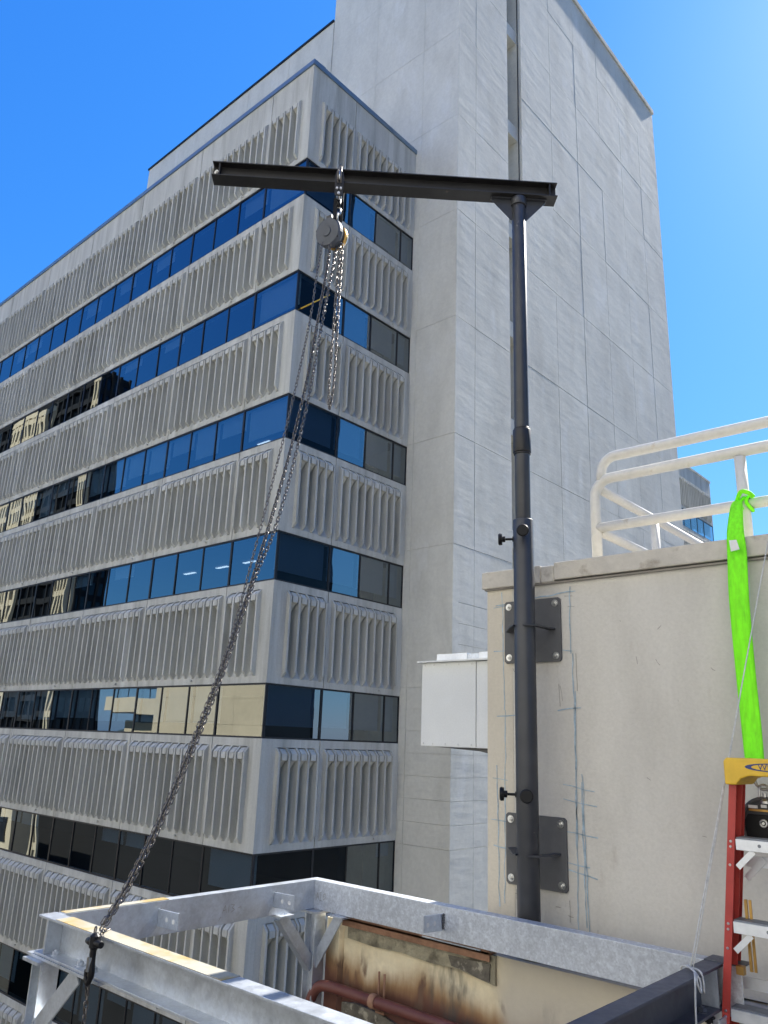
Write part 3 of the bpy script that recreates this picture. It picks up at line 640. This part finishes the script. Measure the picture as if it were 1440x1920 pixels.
for sg in (-1, 1):
    mb = MB(); q = O + DB * (sg * .040) - PB * .004
    mb.prism([(0, -.001), (sg * .135, -.001), (sg * .135, -.02), (sg * .012, -.16), (0, -.16)], q, DB, (0, 0, 1), PB, .008); mb.build('gusset', 'steel', mc)
    mb = MB(); mb.prism([(sg * .045, -.012), (sg * .18, -.012), (sg * .18, -.0005), (sg * .045, -.0005)], O - PB * .018, DB, (0, 0, 1), PB, .036); mb.build('gusset_flange', 'steel', mc)
for zc in (.638, -.52):
    mb = MB(); y0, y1, z0, z1 = 2.142, 2.508, zc - .178, zc + .178; c = .012
    mb.prism([(y0 + c, z0), (y1 - c, z0), (y1, z0 + c), (y1, z1 - c), (y1 - c, z1), (y0 + c, z1), (y0, z1 - c), (y0, z0 + c)], (UW - .002, 0, 0), (0, 1, 0), (0, 0, 1), (-1, 0, 0), .012)
    pl = mb.build('wall_plate', 'plate', mc, bevel=.0015)
    for y in (y0 + .032, y1 - .032):
        for z in (z0 + .032, z1 - .032):
            b = MB(); bolt(b, (UW - .0145, y, z), (-1, 0, 0), .013, .010); b.build('bolt', 'bolt', pl)
    zz = zc - (.0 if zc > 0 else -.0)
    for sg in (-1, 1):
        mb = MB(); yw = 2.325 + sg * .150
        mb.prism([(UW - .014, yw), (UW - .014, MV + sg * .058), (MU + .0, MV + sg * .0585), (MU - .055, MV + sg * .030), (MU - .072, MV + sg * .030), (MU - .02, MV + sg * .085), (UW - .05, yw)], (0, 0, zz - .004), (1, 0, 0), (0, 1, 0), (0, 0, 1), .009)
        mb.build('saddle_bracket', 'steel', mc)
KL = Vector((-.50, .866, 0)); KF = Vector((-.87, -.50, 0))
for z, d in ((1.135, KL), (1.155, KF), (-.235, KL), (-.235, KF)):
    o = Vector((MU, MV, z)) + d * .056; st = .045 if d is KL else .03
    mb = MB(); mb.lathe(o, d, [(0, .015), (.006, .015), (.0061, .007), (st, .007), (st + .001, .017), (st + .018, .017), (st + .0181, .033), (st + .034, .035), (st + .040, .030)], 20)
    mb.build('knob', 'black', mc, bevel=.001)

# ================================================================== chain hoist on the boom
S = 1.165; HT = O + DB * S
ch = empty('chain_hoist', (HT.x, HT.y, 3.0), 'grey and brass chain hoist hanging from the boom with long dark chains', 'chain hoist')
VX = Vector((0, 0, 1))
mb = MB()
for sg in (-1, 1):       # trolley side plates each side of the flange
    mb.prism([(-.025, -.11), (.025, -.11), (.030, .02), (.022, .075), (-.022, .075), (-.030, .02)], HT + PB * (sg * .060), DB, VX, PB * sg, .007)
mb.build('trolley_plate', 'steel_beam', ch, bevel=.001)
mb = MB()
for q in (-.012, .012): mb.tube([HT + DB * q + PB * .078 + VX * (-.06), HT + DB * q - PB * .078 + VX * (-.06)], .007, 10)
mb.tube([HT + PB * .075 + VX * -.095, HT - PB * .075 + VX * -.095], .009, 10); mb.build('cross_bolt', 'chrome', ch)
mb = MB()
for sg in (-1, 1):
    for q in (-1, 1): mb.lathe(HT + DB * (q * .028) + PB * (sg * .030) + VX * .018, PB, [(0, .011), (.022, .013)], 12)
mb.build('trolley_wheel', 'black', ch)
# bright shackle bow on the near side
mb = MB(); c = HT - PB * .078 + VX * .045
mb.tube([c + DB * x + VX * z for x, z in ((-.010, -.07), (-.011, .02), (-.008, .055), (0, .068), (.008, .055), (.011, .02), (.010, -.07))], .0042, 8); mb.build('shackle', 'chain', ch)
mb = MB(); mb.tube([c + DB * x + VX * z for x, z in ((0, -.045), (0, .025))], .0055, 8); mb.build('shackle_pin', 'chrome', ch)
mb = MB()
for dx, dy in ((-.018, .02), (.018, -.012)):
    mb.prism([(-.012, -.24), (.012, -.24), (.014, -.09), (-.014, -.09)], HT + DB * dx + PB * dy, DB, VX, PB, .008)
mb.tube([HT + VX * -.09, HT + VX * -.15], .016, 10); mb.build('yoke', 'black', ch)
def oval(c, a, b, ra, rb, r, n=16): return [Vector(c) + Vector(a) * ra * math.cos(2 * math.pi * i / n) + Vector(b) * rb * math.sin(2 * math.pi * i / n) for i in range(n + 1)]
mb = MB(); mb.tube(oval(HT + VX * -.175, DB, VX, .017, .030, .005), .006, 8); mb.tube(oval(HT + VX * -.215, PB, VX, .016, .030, .005), .006, 8); mb.build('top_hook', 'chrome', ch)
HC = Vector((2.905, 3.185, 3.118)); AX = Vector((-.93, -.16, -.16)).normalized()     # axis of the round covers, facing down-left
mb = MB(); mb.lathe(HC + AX * .0, AX, [(-.012, .088), (.0, .096), (.028, .096), (.040, .088), (.044, .055), (.0445, .034), (.052, .032), (.052, .012)], 32); mb.build('gear_cover', 'hoist_grey', ch, bevel=.001)
up_ = VX - AX * AX.dot(VX); up_.normalize(); sd_ = AX.cross(up_)
mb = MB()
for a in (20, 75, 140, 215, 270, 325): mb.lathe(HC + (up_ * math.sin(R(a)) + sd_ * math.cos(R(a))) * .086 + AX * .030, AX, [(0, .008), (.008, .008)], 6)
mb.build('cover_screw', 'black', ch)
mb = MB(); mb.prism([(-.030, .06), (.030, .06), (.020, .125), (-.020, .125)], HC - AX * .01, sd_, up_, AX, .02); mb.lathe(HC - AX * .055, AX, [(0, .070), (.043, .074)], 24); mb.build('frame_plate', 'steel', ch)
mb = MB(); mb.lathe(HC - AX * .082 + sd_ * -.0, AX, [(0, .078), (.006, .082), (.022, .082), (.027, .074)], 28); mb.build('hand_wheel', 'brass', ch, bevel=.001)
mb = MB(); mb.lathe(HC - AX * .118, AX, [(0, .030), (.004, .055), (.018, .066), (.034, .070)], 28); mb.build('wheel_cover', 'chrome', ch, bevel=.001)
mb = MB(); mb.tube(oval(HC - AX * .03 + VX * .135, DB, VX, .013, .028, .004), .005, 8); mb.build('link', 'chrome', ch)
main = [(2.884, 3.159, 3.02), (2.860, 3.158, 2.76), (2.827, 3.158, 2.487), (2.775, 3.157, 2.08), (2.728, 3.156, 1.80), (2.645, 3.154, 1.40), (2.489, 3.15, .785), (2.325, 3.146, .246), (2.129, 3.141, -.269), (1.974, 3.138, -.591), (1.870, 3.136, -.755)]
third = [(2.947, 3.16, 3.06), (2.905, 3.16, 2.78), (2.867, 3.159, 2.506), (2.785, 3.156, 1.90), (2.685, 3.152, 1.376), (2.600, 3.150, 1.052), (2.500, 3.147, .785), (2.334, 3.142, .244), (2.138, 3.137, -.27), (1.982, 3.134, -.590), (1.877, 3.131, -.753)]
thin = [(2.814, 3.157, 2.985), (2.785, 3.157, 2.72), (2.762, 3.156, 2.455), (2.700, 3.155, 2.04), (2.625, 3.153, 1.622), (2.505, 3.150, 1.033), (2.398, 3.149, .53), (2.305, 3.150, .22), (2.120, 3.146, -.27), (1.966, 3.142, -.59), (1.864, 3.143, -.753)]
mb = chain(MB(), main, .0240, .0074, .0245); chain(mb, third, .0235, .0062, .0215, spin=.6); mb.build('load_chain', 'chain', ch)
mb = chain(MB(), thin, .0240, .0046, .0170, spin=.3); mb.build('hand_chain', 'chain', ch)
l1 = [(2.950, 3.139, 3.05), (2.945, 3.144, 2.537), (2.940, 3.149, 2.10), (2.943, 3.145, 1.935), (2.948, 3.140, 1.905), (2.953, 3.136, 1.935), (2.959, 3.129, 2.10), (2.960, 3.128, 2.539), (2.962, 3.127, 3.05)]
mb = chain(MB(), l1[:4], .0235, .0065, .0215); chain(mb, l1[5:], .0235, .0065, .0215); chain(mb, l1[3:6], .0225, .0065, .020, n=8); mb.build('slack_chain', 'chain', ch)
# hook block at the frame end
mb = MB(); c = Vector((1.825, 3.105, -.80))
mb.tube([c + Vector((0, .052, .0)), c + Vector((0, .03, .0)), c + Vector((0, -.03, .0)), c + Vector((0, -.052, .0))], [.012, .015, .015, .012], 12)
mb.lathe(c + VX * .035, (0, 0, -1), [(0, .010), (.01, .020), (.05, .020), (.06, .012)], 12)
mb.tube(catmull([c + VX * -.02, c + Vector((0, .0, -.06)), c + Vector((0, -.006, -.11)), c + Vector((0, .012, -.145)), c + Vector((0, .034, -.125)), c + Vector((0, .036, -.10))], 5), [.012] * 12 + [.010] * 8 + [.007] * 6, 10)
mb.build('load_hook', 'black', ch)
mb = MB(); mb.prism([(-.008, -.05), (.010, -.05), (.010, -.10), (-.004, -.10)], c + Vector((-.018, 0, 0)), (0, 1, 0), VX, (1, 0, 0), .01); mb.build('safety_latch', 'chrome', ch)
wrap = [(1.884, 3.128, -.768), (1.864, 3.124, -.775), (1.850, 3.118, -.80), (1.842, 3.112, -.82)]
tail = [(1.848, 3.150, -.770), (1.838, 3.138, -.82), (1.836, 3.134, -.90), (1.836, 3.130, -1.0), (1.836, 3.128, -1.10), (1.836, 3.127, -1.30), (1.836, 3.126, -1.8)]
tail2 = [(1.846, 3.130, -.79), (1.832, 3.122, -.86), (1.830, 3.124, -.94), (1.836, 3.130, -.99)]
mb = chain(MB(), tail, .0235, .0064, .021); chain(mb, tail2, .0235, .0064, .021, n=6); chain(mb, wrap, .022, .0064, .020, n=6); mb.build('chain_tail', 'chain', ch)

# ================================================================== steel frame
fr = empty('steel_frame', (2.7, 2.5, -.95), 'rectangular galvanised steel beam frame cantilevered over the roof edge, in the foreground', 'steel frame')
zt, zbm = -.790, -.945; ft = .010; wt = .008
def channel(name, m, p0, along, length, inward, fl, label=None, top=zt, bot=zbm, t=ft):
    """web on the inward side, flanges pointing outward"""
    out_ = -Vector(inward); mb = MB()
    prof = [(0, bot), (fl, bot), (fl, bot + t), (wt, bot + t), (wt, top - t), (fl, top - t), (fl, top), (0, top)]
    mb.prism(prof, p0, out_, (0, 0, 1), along, length); return mb.build(name, m, fr, label, bevel=.0015)
channel('beam', 'galv', (1.956, 3.605, 0), (1, 0, 0), 1.543, (0, -1, 0), .055, 'bright galvanised rear left beam with two lugs')
channel('beam', 'galv_spangle', (3.500, 1.20, 0), (0, 1, 0), 2.46, (-1, 0, 0), .07, 'spangled galvanised beam along the beige wall')
channel('beam', 'galv', (1.950, 1.10, 0), (0, 1, 0), 2.57, (1, 0, 0), .083, 'long front beam, blue-grey in shade, with yellow stained top')
channel('beam', 'primer', (1.9565, 1.345, 0), (1, 0, 0), 1.5405, (0, 1, 0), .078, 'dark grey beam at the lower right')
# stained galvanised strip: the yellowed patch of the top flange
mb = MB(); mb.box((1.869, 2.35, zt + .0005), (1.9485, 3.52, zt + .003)); mb.build('stained_flange', 'galv_rust', fr, label='yellow stained top of the front beam')
mb = MB(); mb.box((1.962, 3.606, zt + .0005), (2.50, 3.658, zt + .003)); mb.build('stained_flange', 'galv_rust', fr)
for y in (3.655,): 
    mb = MB(); mb.box((1.872, 3.585, zbm + ft + .001), (1.941, 3.595, zt - ft - .001)); mb.build('stiffener', 'galv', fr)
mb = MB(); mb.box((1.862, 3.10, zbm - .012), (1.99, 3.72, zbm - .001)); mb.build('bearing_plate', 'galv', fr)
for y in (3.545, 3.33, 3.22):
    mb = MB(); bolt(mb, (1.905, y, zbm + ft), (0, 0, 1), .014, .012); mb.build('bolt', 'galv', fr)
    mb = MB(); bolt(mb, (1.905, y, zbm - .012), (0, 0, -1), .014, .012); mb.build('bolt', 'galv', fr)
def lug(x, y, along, length, m='galv'):
    mb = MB(); a = Vector(along); sdv = Vector((a.y, -a.x, 0))
    mb.prism([(0, -.035), (length, -.030), (length, -.106), (0, -.112)], (x, y, zt), a, (0, 0, 1), sdv, .008)
    o = mb.build('lug', m, fr, bevel=.0015)
    b = MB()
    for q in (.45, .80): b.lathe(Vector((x, y, zt - .072)) + a * (length * q) - sdv * .001, sdv, [(0, .011), (.0100, .011)], 14)
    b.build('hole', 'white', o)
    b = MB()
    for z in range(6): b.lathe(Vector((x, y, zt - .04 - .012 * z)) + a * .004 - sdv * .004, -sdv, [(0, .008), (.004, .005)], 8)
    b.build('weld', 'plate', o); return o
lug(2.450, 3.604, (0, -1, 0), .168); lug(3.192, 3.604, (0, -1, 0), .165); lug(3.4985, 2.655, (-1, 0, 0), .158)
# corner posts (H sections) with cap plates and knee braces
def hpost(x, y, z0, z1, r=.042):
    mb = MB(); t_ = .008
    mb.box((x - r, y - r, z0), (x + r, y - r + t_, z1)); mb.box((x - r, y + r - t_, z0), (x + r, y + r, z1)); mb.box((x - t_ / 2, y - r + t_, z0), (x + t_ / 2, y + r - t_, z1))
    mb.build('post', 'galv', fr); mb = MB(); mb.box((x - .075, y - .07, z1), (x + .055, y + .07, z1 + .012)); mb.build('cap_plate', 'galv', fr)
hpost(3.515, 3.600, -3.4, zbm - .014); hpost(1.912, 3.632, -3.4, zbm - .026)
def brace(a, b, side, w_=.062, th=.008):
    a, b = Vector(a), Vector(b); d = (b - a); L_ = d.length; d.normalize(); s_ = Vector(side); n_ = d.cross(s_).normalized()
    mb = MB(); mb.prism([(-w_ / 2, 0), (w_ / 2, 0), (w_ / 2, th), (-w_ / 2 + th, th), (-w_ / 2 + th, .05), (-w_ / 2, .05)], a, n_, s_, d, L_)
    return mb.build('knee_brace', 'galv', fr, bevel=.001)
brace((3.245, 3.585, -.955), (3.490, 3.575, -1.24), (0, 1, 0))
brace((3.500, 3.395, -.955), (3.500, 3.590, -1.24), (1, 0, 0))
brace((1.875, 3.300, -.960), (1.875, 3.62, -1.26), (1, 0, 0), .075)
mb = MB(); mb.box((3.21, 3.56, -.957), (3.31, 3.66, -.947)); mb.box((3.46, 3.33, -.957), (3.56, 3.43, -.947)); mb.build('bearing_plate', 'galv', fr)
mb = MB(); mb.tube([(2.285, 2.78, -.93), (2.16, 2.78, -.935)], .006, 8); mb.build('rod', 'bolt', fr)
# slotted holes and end connection of the dark beam
mb = MB()
for x in (2.955, 2.675): mb.box((x, 1.3358, -.822), (x + .009, 1.3368, -.79 - .008)); 
mb.build('slot_hole', 'white', fr)
mb = MB(); mb.box((3.43, 1.268, zbm + ft + .001), (3.438, 1.336, zt - ft - .001)); mb.build('stiffener', 'galv', fr)
mb = MB(); mb.box((3.4985, 1.19, zt - .001), (3.60, 1.342, zt + .0035)); mb.build('end_plate', 'primer', fr)
mb = MB(); bolt(mb, (3.34, 1.30, zbm + ft), (0, 0, 1), .017, .014); mb.build('bolt', 'primer', fr)
mb = MB(); bolt(mb, (3.34, 1.28, zbm - .001), (0, 0, -1), .017, .014); mb.build('bolt', 'black', fr)
mb = MB(); mb.box((3.36, 1.245, -1.10), (3.46, 1.252, -.955)); mb.build('bracket', 'galv', fr)
mb = MB(); bolt(mb, (3.39, 1.244, -1.01), (0, -1, 0), .016, .014); mb.build('bolt', 'black', fr)
hpost(3.53, 1.30, -3.4, zbm - .014, .035)
# handwritten marks
def pen_marks(segs, plane, at): return strokes(segs, .0022, 'pencil_mark', 'pencil', fr, plane=plane, at=at, wob=.0006, seed=2)
X0, Z0 = 2.835, -.895
pen_marks([((X0, Z0), (X0 + .016, Z0 + .040)), ((X0 + .016, Z0 + .040), (X0 + .028, Z0 + .002)), ((X0 + .006, Z0 + .016), (X0 + .025, Z0 + .018)),
           ((X0 + .042, Z0 + .040), (X0 + .040, Z0 + .002)), ((X0 + .055, Z0 + .040), (X0 + .078, Z0 + .036)), ((X0 + .078, Z0 + .036), (X0 + .062, Z0 + .023)), ((X0 + .062, Z0 + .023), (X0 + .080, Z0 + .013)), ((X0 + .080, Z0 + .013), (X0 + .056, Z0 + .002)),
           ((X0 + .105, Z0 + .018), (X0 + .122, Z0 + .022)), ((X0 - .02, Z0 - .03), (X0 - .005, Z0 - .012))], 'v', 3.6048)
Y0, Z1 = 3.585, -.895
pen_marks([((Y0, Z1), (Y0 - .010, Z1 + .040)), ((Y0 - .010, Z1 + .040), (Y0 - .022, Z1 + .004)), ((Y0 - .004, Z1 + .015), (Y0 - .018, Z1 + .017)), ((Y0 - .034, Z1 + .045), (Y0 - .036, Z1 + .0)), ((Y0 - .028, Z1 + .040), (Y0 - .042, Z1 + .046)), ((Y0 - .028, Z1), (Y0 - .044, Z1 + .001)),
           ((Y0 - .055, Z1 + .012), (Y0 - .058, Z1 + .036)), ((Y0 - .058, Z1 + .036), (Y0 - .070, Z1 + .042)), ((Y0 - .070, Z1 + .042), (Y0 - .074, Z1 + .018)), ((Y0 - .074, Z1 + .018), (Y0 - .062, Z1 + .008)), ((Y0 - .062, Z1 + .008), (Y0 - .055, Z1 + .012))], 'u', 3.4998)

# ================================================================== rope and sling
rp_ = empty('tie_rope', (3.29, 1.31, -.785), 'thin pale rope running from the dark beam up to the guard rail', 'rope')
P0, P1 = Vector((3.288, 1.315, -.783)), Vector((4.005, .935, 1.53))
mb = MB(); mb.tube([P0.lerp(P1, i / 30) for i in range(31)], .0030, 6); mb.tube([P0.lerp(P1, i / 60) + Vector((.004, -.008, 0)) * (1 - i / 30) for i in range(31)], .0024, 6)
mb.tube(oval((4.05, .93, 1.525), (1, 0, 0), (0, 0, 1), .036, .036, 0), .005, 6); mb.build('strand', 'rope', rp_)
mb = MB()
mb.tube(catmull([(3.30, 1.352, -.83), (3.295, 1.352, -.785), (3.285, 1.32, -.779), (3.27, 1.275, -.780), (3.262, 1.260, -.80), (3.262, 1.258, -.85)], 6), .0038, 6)
mb.tube(catmull([(3.30, 1.33, -.776), (3.25, 1.30, -.772), (3.205, 1.262, -.776), (3.180, 1.250, -.80), (3.205, 1.248, -.835), (3.222, 1.256, -.80), (3.215, 1.268, -.775)], 6), .0038, 6)
mb.tube(catmull([(3.225, 1.275, -.775), (3.170, 1.253, -.785), (3.150, 1.25, -.86), (3.143, 1.25, -.95), (3.14, 1.25, -1.10)], 6), .0038, 6); mb.build('knot', 'rope', rp_)
sl = empty('lifting_sling', (3.8, 1.13, 1.1), 'bright lime green webbing sling hanging from the guard rail over the beige wall', 'sling')
def ribbon(path, widths, thick, wdir, m, name, parent, fold=0):
    P = catmull(path, 6); n = len(P); W_ = [widths[0] + 0] * n
    for i in range(n):
        f = i / (n - 1) * (len(widths) - 1); a = int(min(f, len(widths) - 2)); W_[i] = widths[a] + (widths[a + 1] - widths[a]) * (f - a)
    mb = MB(); vs = []; K = 9
    for i, p in enumerate(P):
        t_ = (P[min(i + 1, n - 1)] - P[max(i - 1, 0)]).normalized(); wd = Vector(wdir); wd = (wd - t_ * wd.dot(t_)).normalized(); nn = t_.cross(wd)
        for j in range(K):
            s_ = j / (K - 1) * 2 - 1; vs.append(p + wd * s_ * W_[i] / 2 + nn * (thick * .25 * math.cos(j * math.pi * .5) + .0025 * math.sin(i * .35 + j * .5)))
        for j in range(K):
            s_ = 1 - j / (K - 1) * 2; vs.append(p + wd * s_ * W_[i] / 2 + nn * (thick * .25 * math.cos((K - 1 - j) * math.pi * .5) + .0025 * math.sin(i * .35 + (K - 1 - j) * .5) - thick))
    q = 2 * K
    fs = [[i * q + j, i * q + (j + 1) % q, (i + 1) * q + (j + 1) % q, (i + 1) * q + j] for i in range(n - 1) for j in range(q)] + [list(range(q))[::-1], [(n - 1) * q + j for j in range(q)]]
    mb.add(vs, fs, True); return mb.build(name, m, parent)
ribbon([(4.00, 1.190, 1.245), (3.95, 1.187, 1.20), (3.845, 1.172, 1.05), (3.80, 1.160, .92), (3.76, 1.158, .70), (3.73, 1.150, .40), (3.70, 1.138, .15), (3.66, 1.125, -.02), (3.62, 1.11, -.07)], [.03, .058, .080, .088, .088, .086, .082, .076, .05], .006, (0, 1, 0), 'green', 'strap', sl)
mb = MB()
for k in range(3): mb.tube(catmull([Vector((4.05, 1.178 + .03 - .03 * k, 1.235)) + Vector((.038 * math.cos(a), .010 * math.sin(a * 2 + k), .038 * math.sin(a))) for a in [i * math.pi / 4 for i in range(9)]], 3), .009, 8)
mb.tube(catmull([(4.01, 1.20, 1.25), (3.985, 1.17, 1.285), (3.99, 1.135, 1.275), (4.0, 1.115, 1.25)], 5), .011, 10)
mb.build('choker_knot', 'green', sl)
mb = MB(); mb.prism([(-.028, -.05), (.012, -.055), (.016, .0), (-.018, -.002)], (3.768, 1.165, .985), (0, 1, 0), (0, 0, 1), (-1, 0, 0), .002); mb.build('label_tag', 'white', sl)  # small tag standing in for a pale patch on the webbing

# ================================================================== step ladder leaning folded on the wall
ld = empty('step_ladder', (3.42, .95, -1.74), 'red fibreglass step ladder with yellow top cap folded against the beige wall', 'ladder')
VC = .945
def rail_c(side, v_top, v_bot, u_top, u_bot, z0, z1, fw=.030, dp=.075, name='rail'):
    o = Vector((u_bot, VC + side * v_bot, z0)); e = Vector((u_top, VC + side * v_top, z1)) - o; L_ = e.length; e.normalize()
    mb = MB(); t_ = .004
    prof = [(0, 0), (0, -fw), (t_, -fw), (t_, -t_), (dp - t_, -t_), (dp - t_, -fw), (dp, -fw), (dp, 0)]
    mb.prism([(a, b * side) for a, b in prof], o, (1, 0, 0), (0, 1, 0), e, L_); return mb.build(name, 'red', ld, bevel=.001)
for sd2 in (1, -1):
    rail_c(sd2, .216, .405, 3.44, 3.42, -1.74, -.06)
    rail_c(sd2, .222, .412, 3.535, 3.53, -1.70, -.06, .026, .05, 'rear_rail')
mb = MB()
capp = [(-.224, -.112), (-.224, -.022), (-.212, -.008), (.212, -.008), (.224, -.022), (.224, -.112), (.180, -.112), (.160, -.088), (.130, -.076), (-.130, -.076), (-.160, -.088), (-.180, -.112)]
mb.prism([(VC + a, b) for a, b in capp], (3.400, 0, 0), (0, 1, 0), (0, 0, 1), (1, 0, 0), .215); mb.build('top_cap', 'yellow', ld, bevel=.006)
mb = MB(); n_ = 40
mb.add([(3.3975, VC + .025 + .115 * math.cos(2 * math.pi * i / n_), -.041 + .0165 * math.sin(2 * math.pi * i / n_)) for i in range(n_)], [list(range(n_))]); mb.build('logo_ring', 'blue', ld)
mb = MB()
mb.add([(3.3965, VC + .020 + .095 * math.cos(2 * math.pi * i / n_), -.041 + .0128 * math.sin(2 * math.pi * i / n_)) for i in range(n_)], [list(range(n_))]); mb.build('logo_field', 'yellow', ld)
def letter(txt, size, loc, m, parent, name='lettering'):
    me = text_mesh(txt, size, .0006); me.materials.clear(); me.materials.append(M[m]); o = bpy.data.objects.new(name, me); COL.objects.link(o)
    o.parent = parent; o.location = Vector(loc) - WO[parent]; o.rotation_euler = (math.pi / 2, 0, -math.pi / 2); return o
lt = letter('WERNER', .034, (3.3955, VC + .022, -.041), 'blue', ld)
steps = [(z, 3.427 + .02 * (z + 1.74) / 1.68) for z in (-.318, -.620, -.926, -1.235, -1.54)]
for i, (z, u) in enumerate(steps):
    hr = .216 + (.189 * (-z - .06) / 1.68); hv = hr - .031
    mb = MB(); mb.box((u - .006, VC - hv, z - .040), (u, VC + hv, z)); mb.box((u, VC - hv, z - .004), (u + .085, VC + hv, z + .0)); mb.build('step', 'alumin', ld, bevel=.001)
    mb = MB()
    for q in range(6): mb.box((u + .004 + q * .0135, VC - hv, z + .0005), (u + .012 + q * .0135, VC + hv, z + .0065))
    mb.build('step_tread', 'tread', ld)
    for sd2 in (1, -1):
        mb = MB(); a = Vector((u + .004, VC + sd2 * (hv + .002), z - .105)); b = Vector((u + .004, VC + sd2 * (hv - .062), z - .041)); d = (b - a).normalized(); n2 = Vector((0, -d.z, d.y))
        mb.prism([(0, 0), (.022, 0), (.022, .003), (0, .003)], a - n2 * .011, n2, (-1, 0, 0), d, (b - a).length); mb.build('step_brace', 'alumin', ld)
        for dz in (-.010, -.030, -.098):
            mb = MB(); mb.lathe((3.42 + .02 * (z + 1.74) / 1.68 + .001, VC + sd2 * (hr + .189 * (-dz) / 1.68 - .014), z + dz), (-1, 0, 0), [(-.001, .0055), (.002, .0055), (.004, .004)], 10); mb.build('rivet', 'chrome', ld)
    for y in (.10, -.02):
        mb = MB(); mb.lathe((u - .0062, VC + y + (.02 if i % 2 else .025), z - .018), (-1, 0, 0), [(0, .0065), (.001, .0065)], 14); mb.build('rivet', 'tread', ld)
mb = MB(); mb.box((3.4185, VC + .005, -.351), (3.4187, VC + .075, -.325)); mb.build('label_tag', 'blue', ld)
mb = MB(); mb.lathe((3.4183, VC + .042, -.338), (-1, 0, 0), [(0, .010), (.0004, .010)], 14); mb.box((3.4181, VC + .01, -.348), (3.4184, VC + .036, -.328)); mb.build('label_print', 'redlabel', ld)
for z in (-.40, -.85, -1.35):
    mb = MB(); hv = .19 + .178 * (-z - .06) / 1.64; mb.box((3.575, VC - hv, z - .03), (3.58, VC + hv, z + .012)); mb.build('rear_bar', 'alumin', ld)
mb = MB(); a = Vector((3.57, VC + .225, -.475)); b = Vector((3.57, VC + .150, -.395)); d = (b - a).normalized(); n2 = Vector((0, -d.z, d.y))
mb.prism([(0, 0), (.026, 0), (.026, .004), (0, .004)], a - n2 * .013, n2, (-1, 0, 0), d, (b - a).length); mb.build('rear_brace', 'alumin', ld)
mb = MB(); mb.box((3.50, VC + .212, -.80), (3.512, VC + .222, -.545)); mb.box((3.503, VC + .196, -.80), (3.509, VC + .206, -.545)); mb.build('spreader_bar', 'brass', ld)
mb = MB(); mb.box((3.47, VC + .236, -.812), (3.50, VC + .264, -.782)); mb.build('spreader_clip', 'brass', ld)

# second hoist hanging behind the ladder
h2 = empty('lever_hoist', (3.63, 1.10, -.3), 'round black hoist with chrome rim hanging on the green sling behind the ladder', 'hoist')
C2 = Vector((3.625, 1.085, -.265))
mb = MB(); mb.lathe(C2, (-1, 0, 0), [(-.03, .100), (.010, .104), (.012, .104)], 40); mb.build('body', 'steel', h2)
mb = MB(); mb.tube(oval(C2 + Vector((-.014, 0, 0)), (0, 1, 0), (0, 0, 1), .099, .099, 0, 40), .008, 8); mb.build('rim', 'plate', h2)
mb = MB()
mb.prism([(-.074, -.055), (.078, -.055), (.086, .012), (.070, .040), (-.070, .040), (-.086, .012)], C2 + Vector((-.013, 0, -.005)), (0, 1, 0), (0, 0, 1), (-1, 0, 0), .016); mb.build('face_plate', 'black', h2, bevel=.003)
mb = MB(); mb.box((3.600, C2.y - .070, -.217), (3.6085, C2.y + .064, -.209)); mb.build('stripe', 'brass', h2)
mb = MB()
for y0_, y1_, z_ in ((.030, .066, -.206), (-.006, .016, -.202), (-.036, -.014, -.202)): mb.box((3.604, C2.y + y0_, z_), (3.609, C2.y + y1_, z_ + .012))
mb.build('label_tag', 'white', h2)
mb = MB(); mb.tube(oval((3.592, C2.y + .008, -.262), (0, 1, 0), (0, 0, 1), .013, .013, 0, 16), .004, 6); mb.lathe((3.594, C2.y + .008, -.262), (-1, 0, 0), [(0, .006), (.006, .006)], 8); mb.build('hub', 'bolt', h2)
mb = MB()
mb.tube(catmull([(3.62, C2.y + .036, -.02), (3.62, C2.y + .034, -.10), (3.62, C2.y + .018, -.125), (3.62, C2.y, -.13), (3.62, C2.y - .018, -.125), (3.62, C2.y - .034, -.10), (3.62, C2.y - .036, -.02)], 6), .007, 8)
mb.tube(catmull([(3.612, C2.y + .020, -.165), (3.612, C2.y + .018, -.125), (3.612, C2.y, -.112), (3.612, C2.y - .018, -.125), (3.612, C2.y - .020, -.165)], 6), .005, 8)
mb.lathe((3.615, C2.y + .0, -.185), (0, 0, 1), [(0, .022), (.01, .020), (.02, .010), (.04, .008)], 14); mb.build('shackle', 'chrome', h2)
mb = MB(); mb.tube(catmull([(3.615, 1.05, -.37), (3.61, 1.05, -.44), (3.61, 1.065, -.47), (3.61, 1.085, -.465)], 6), .010, 8); mb.build('bottom_hook', 'black', h2)
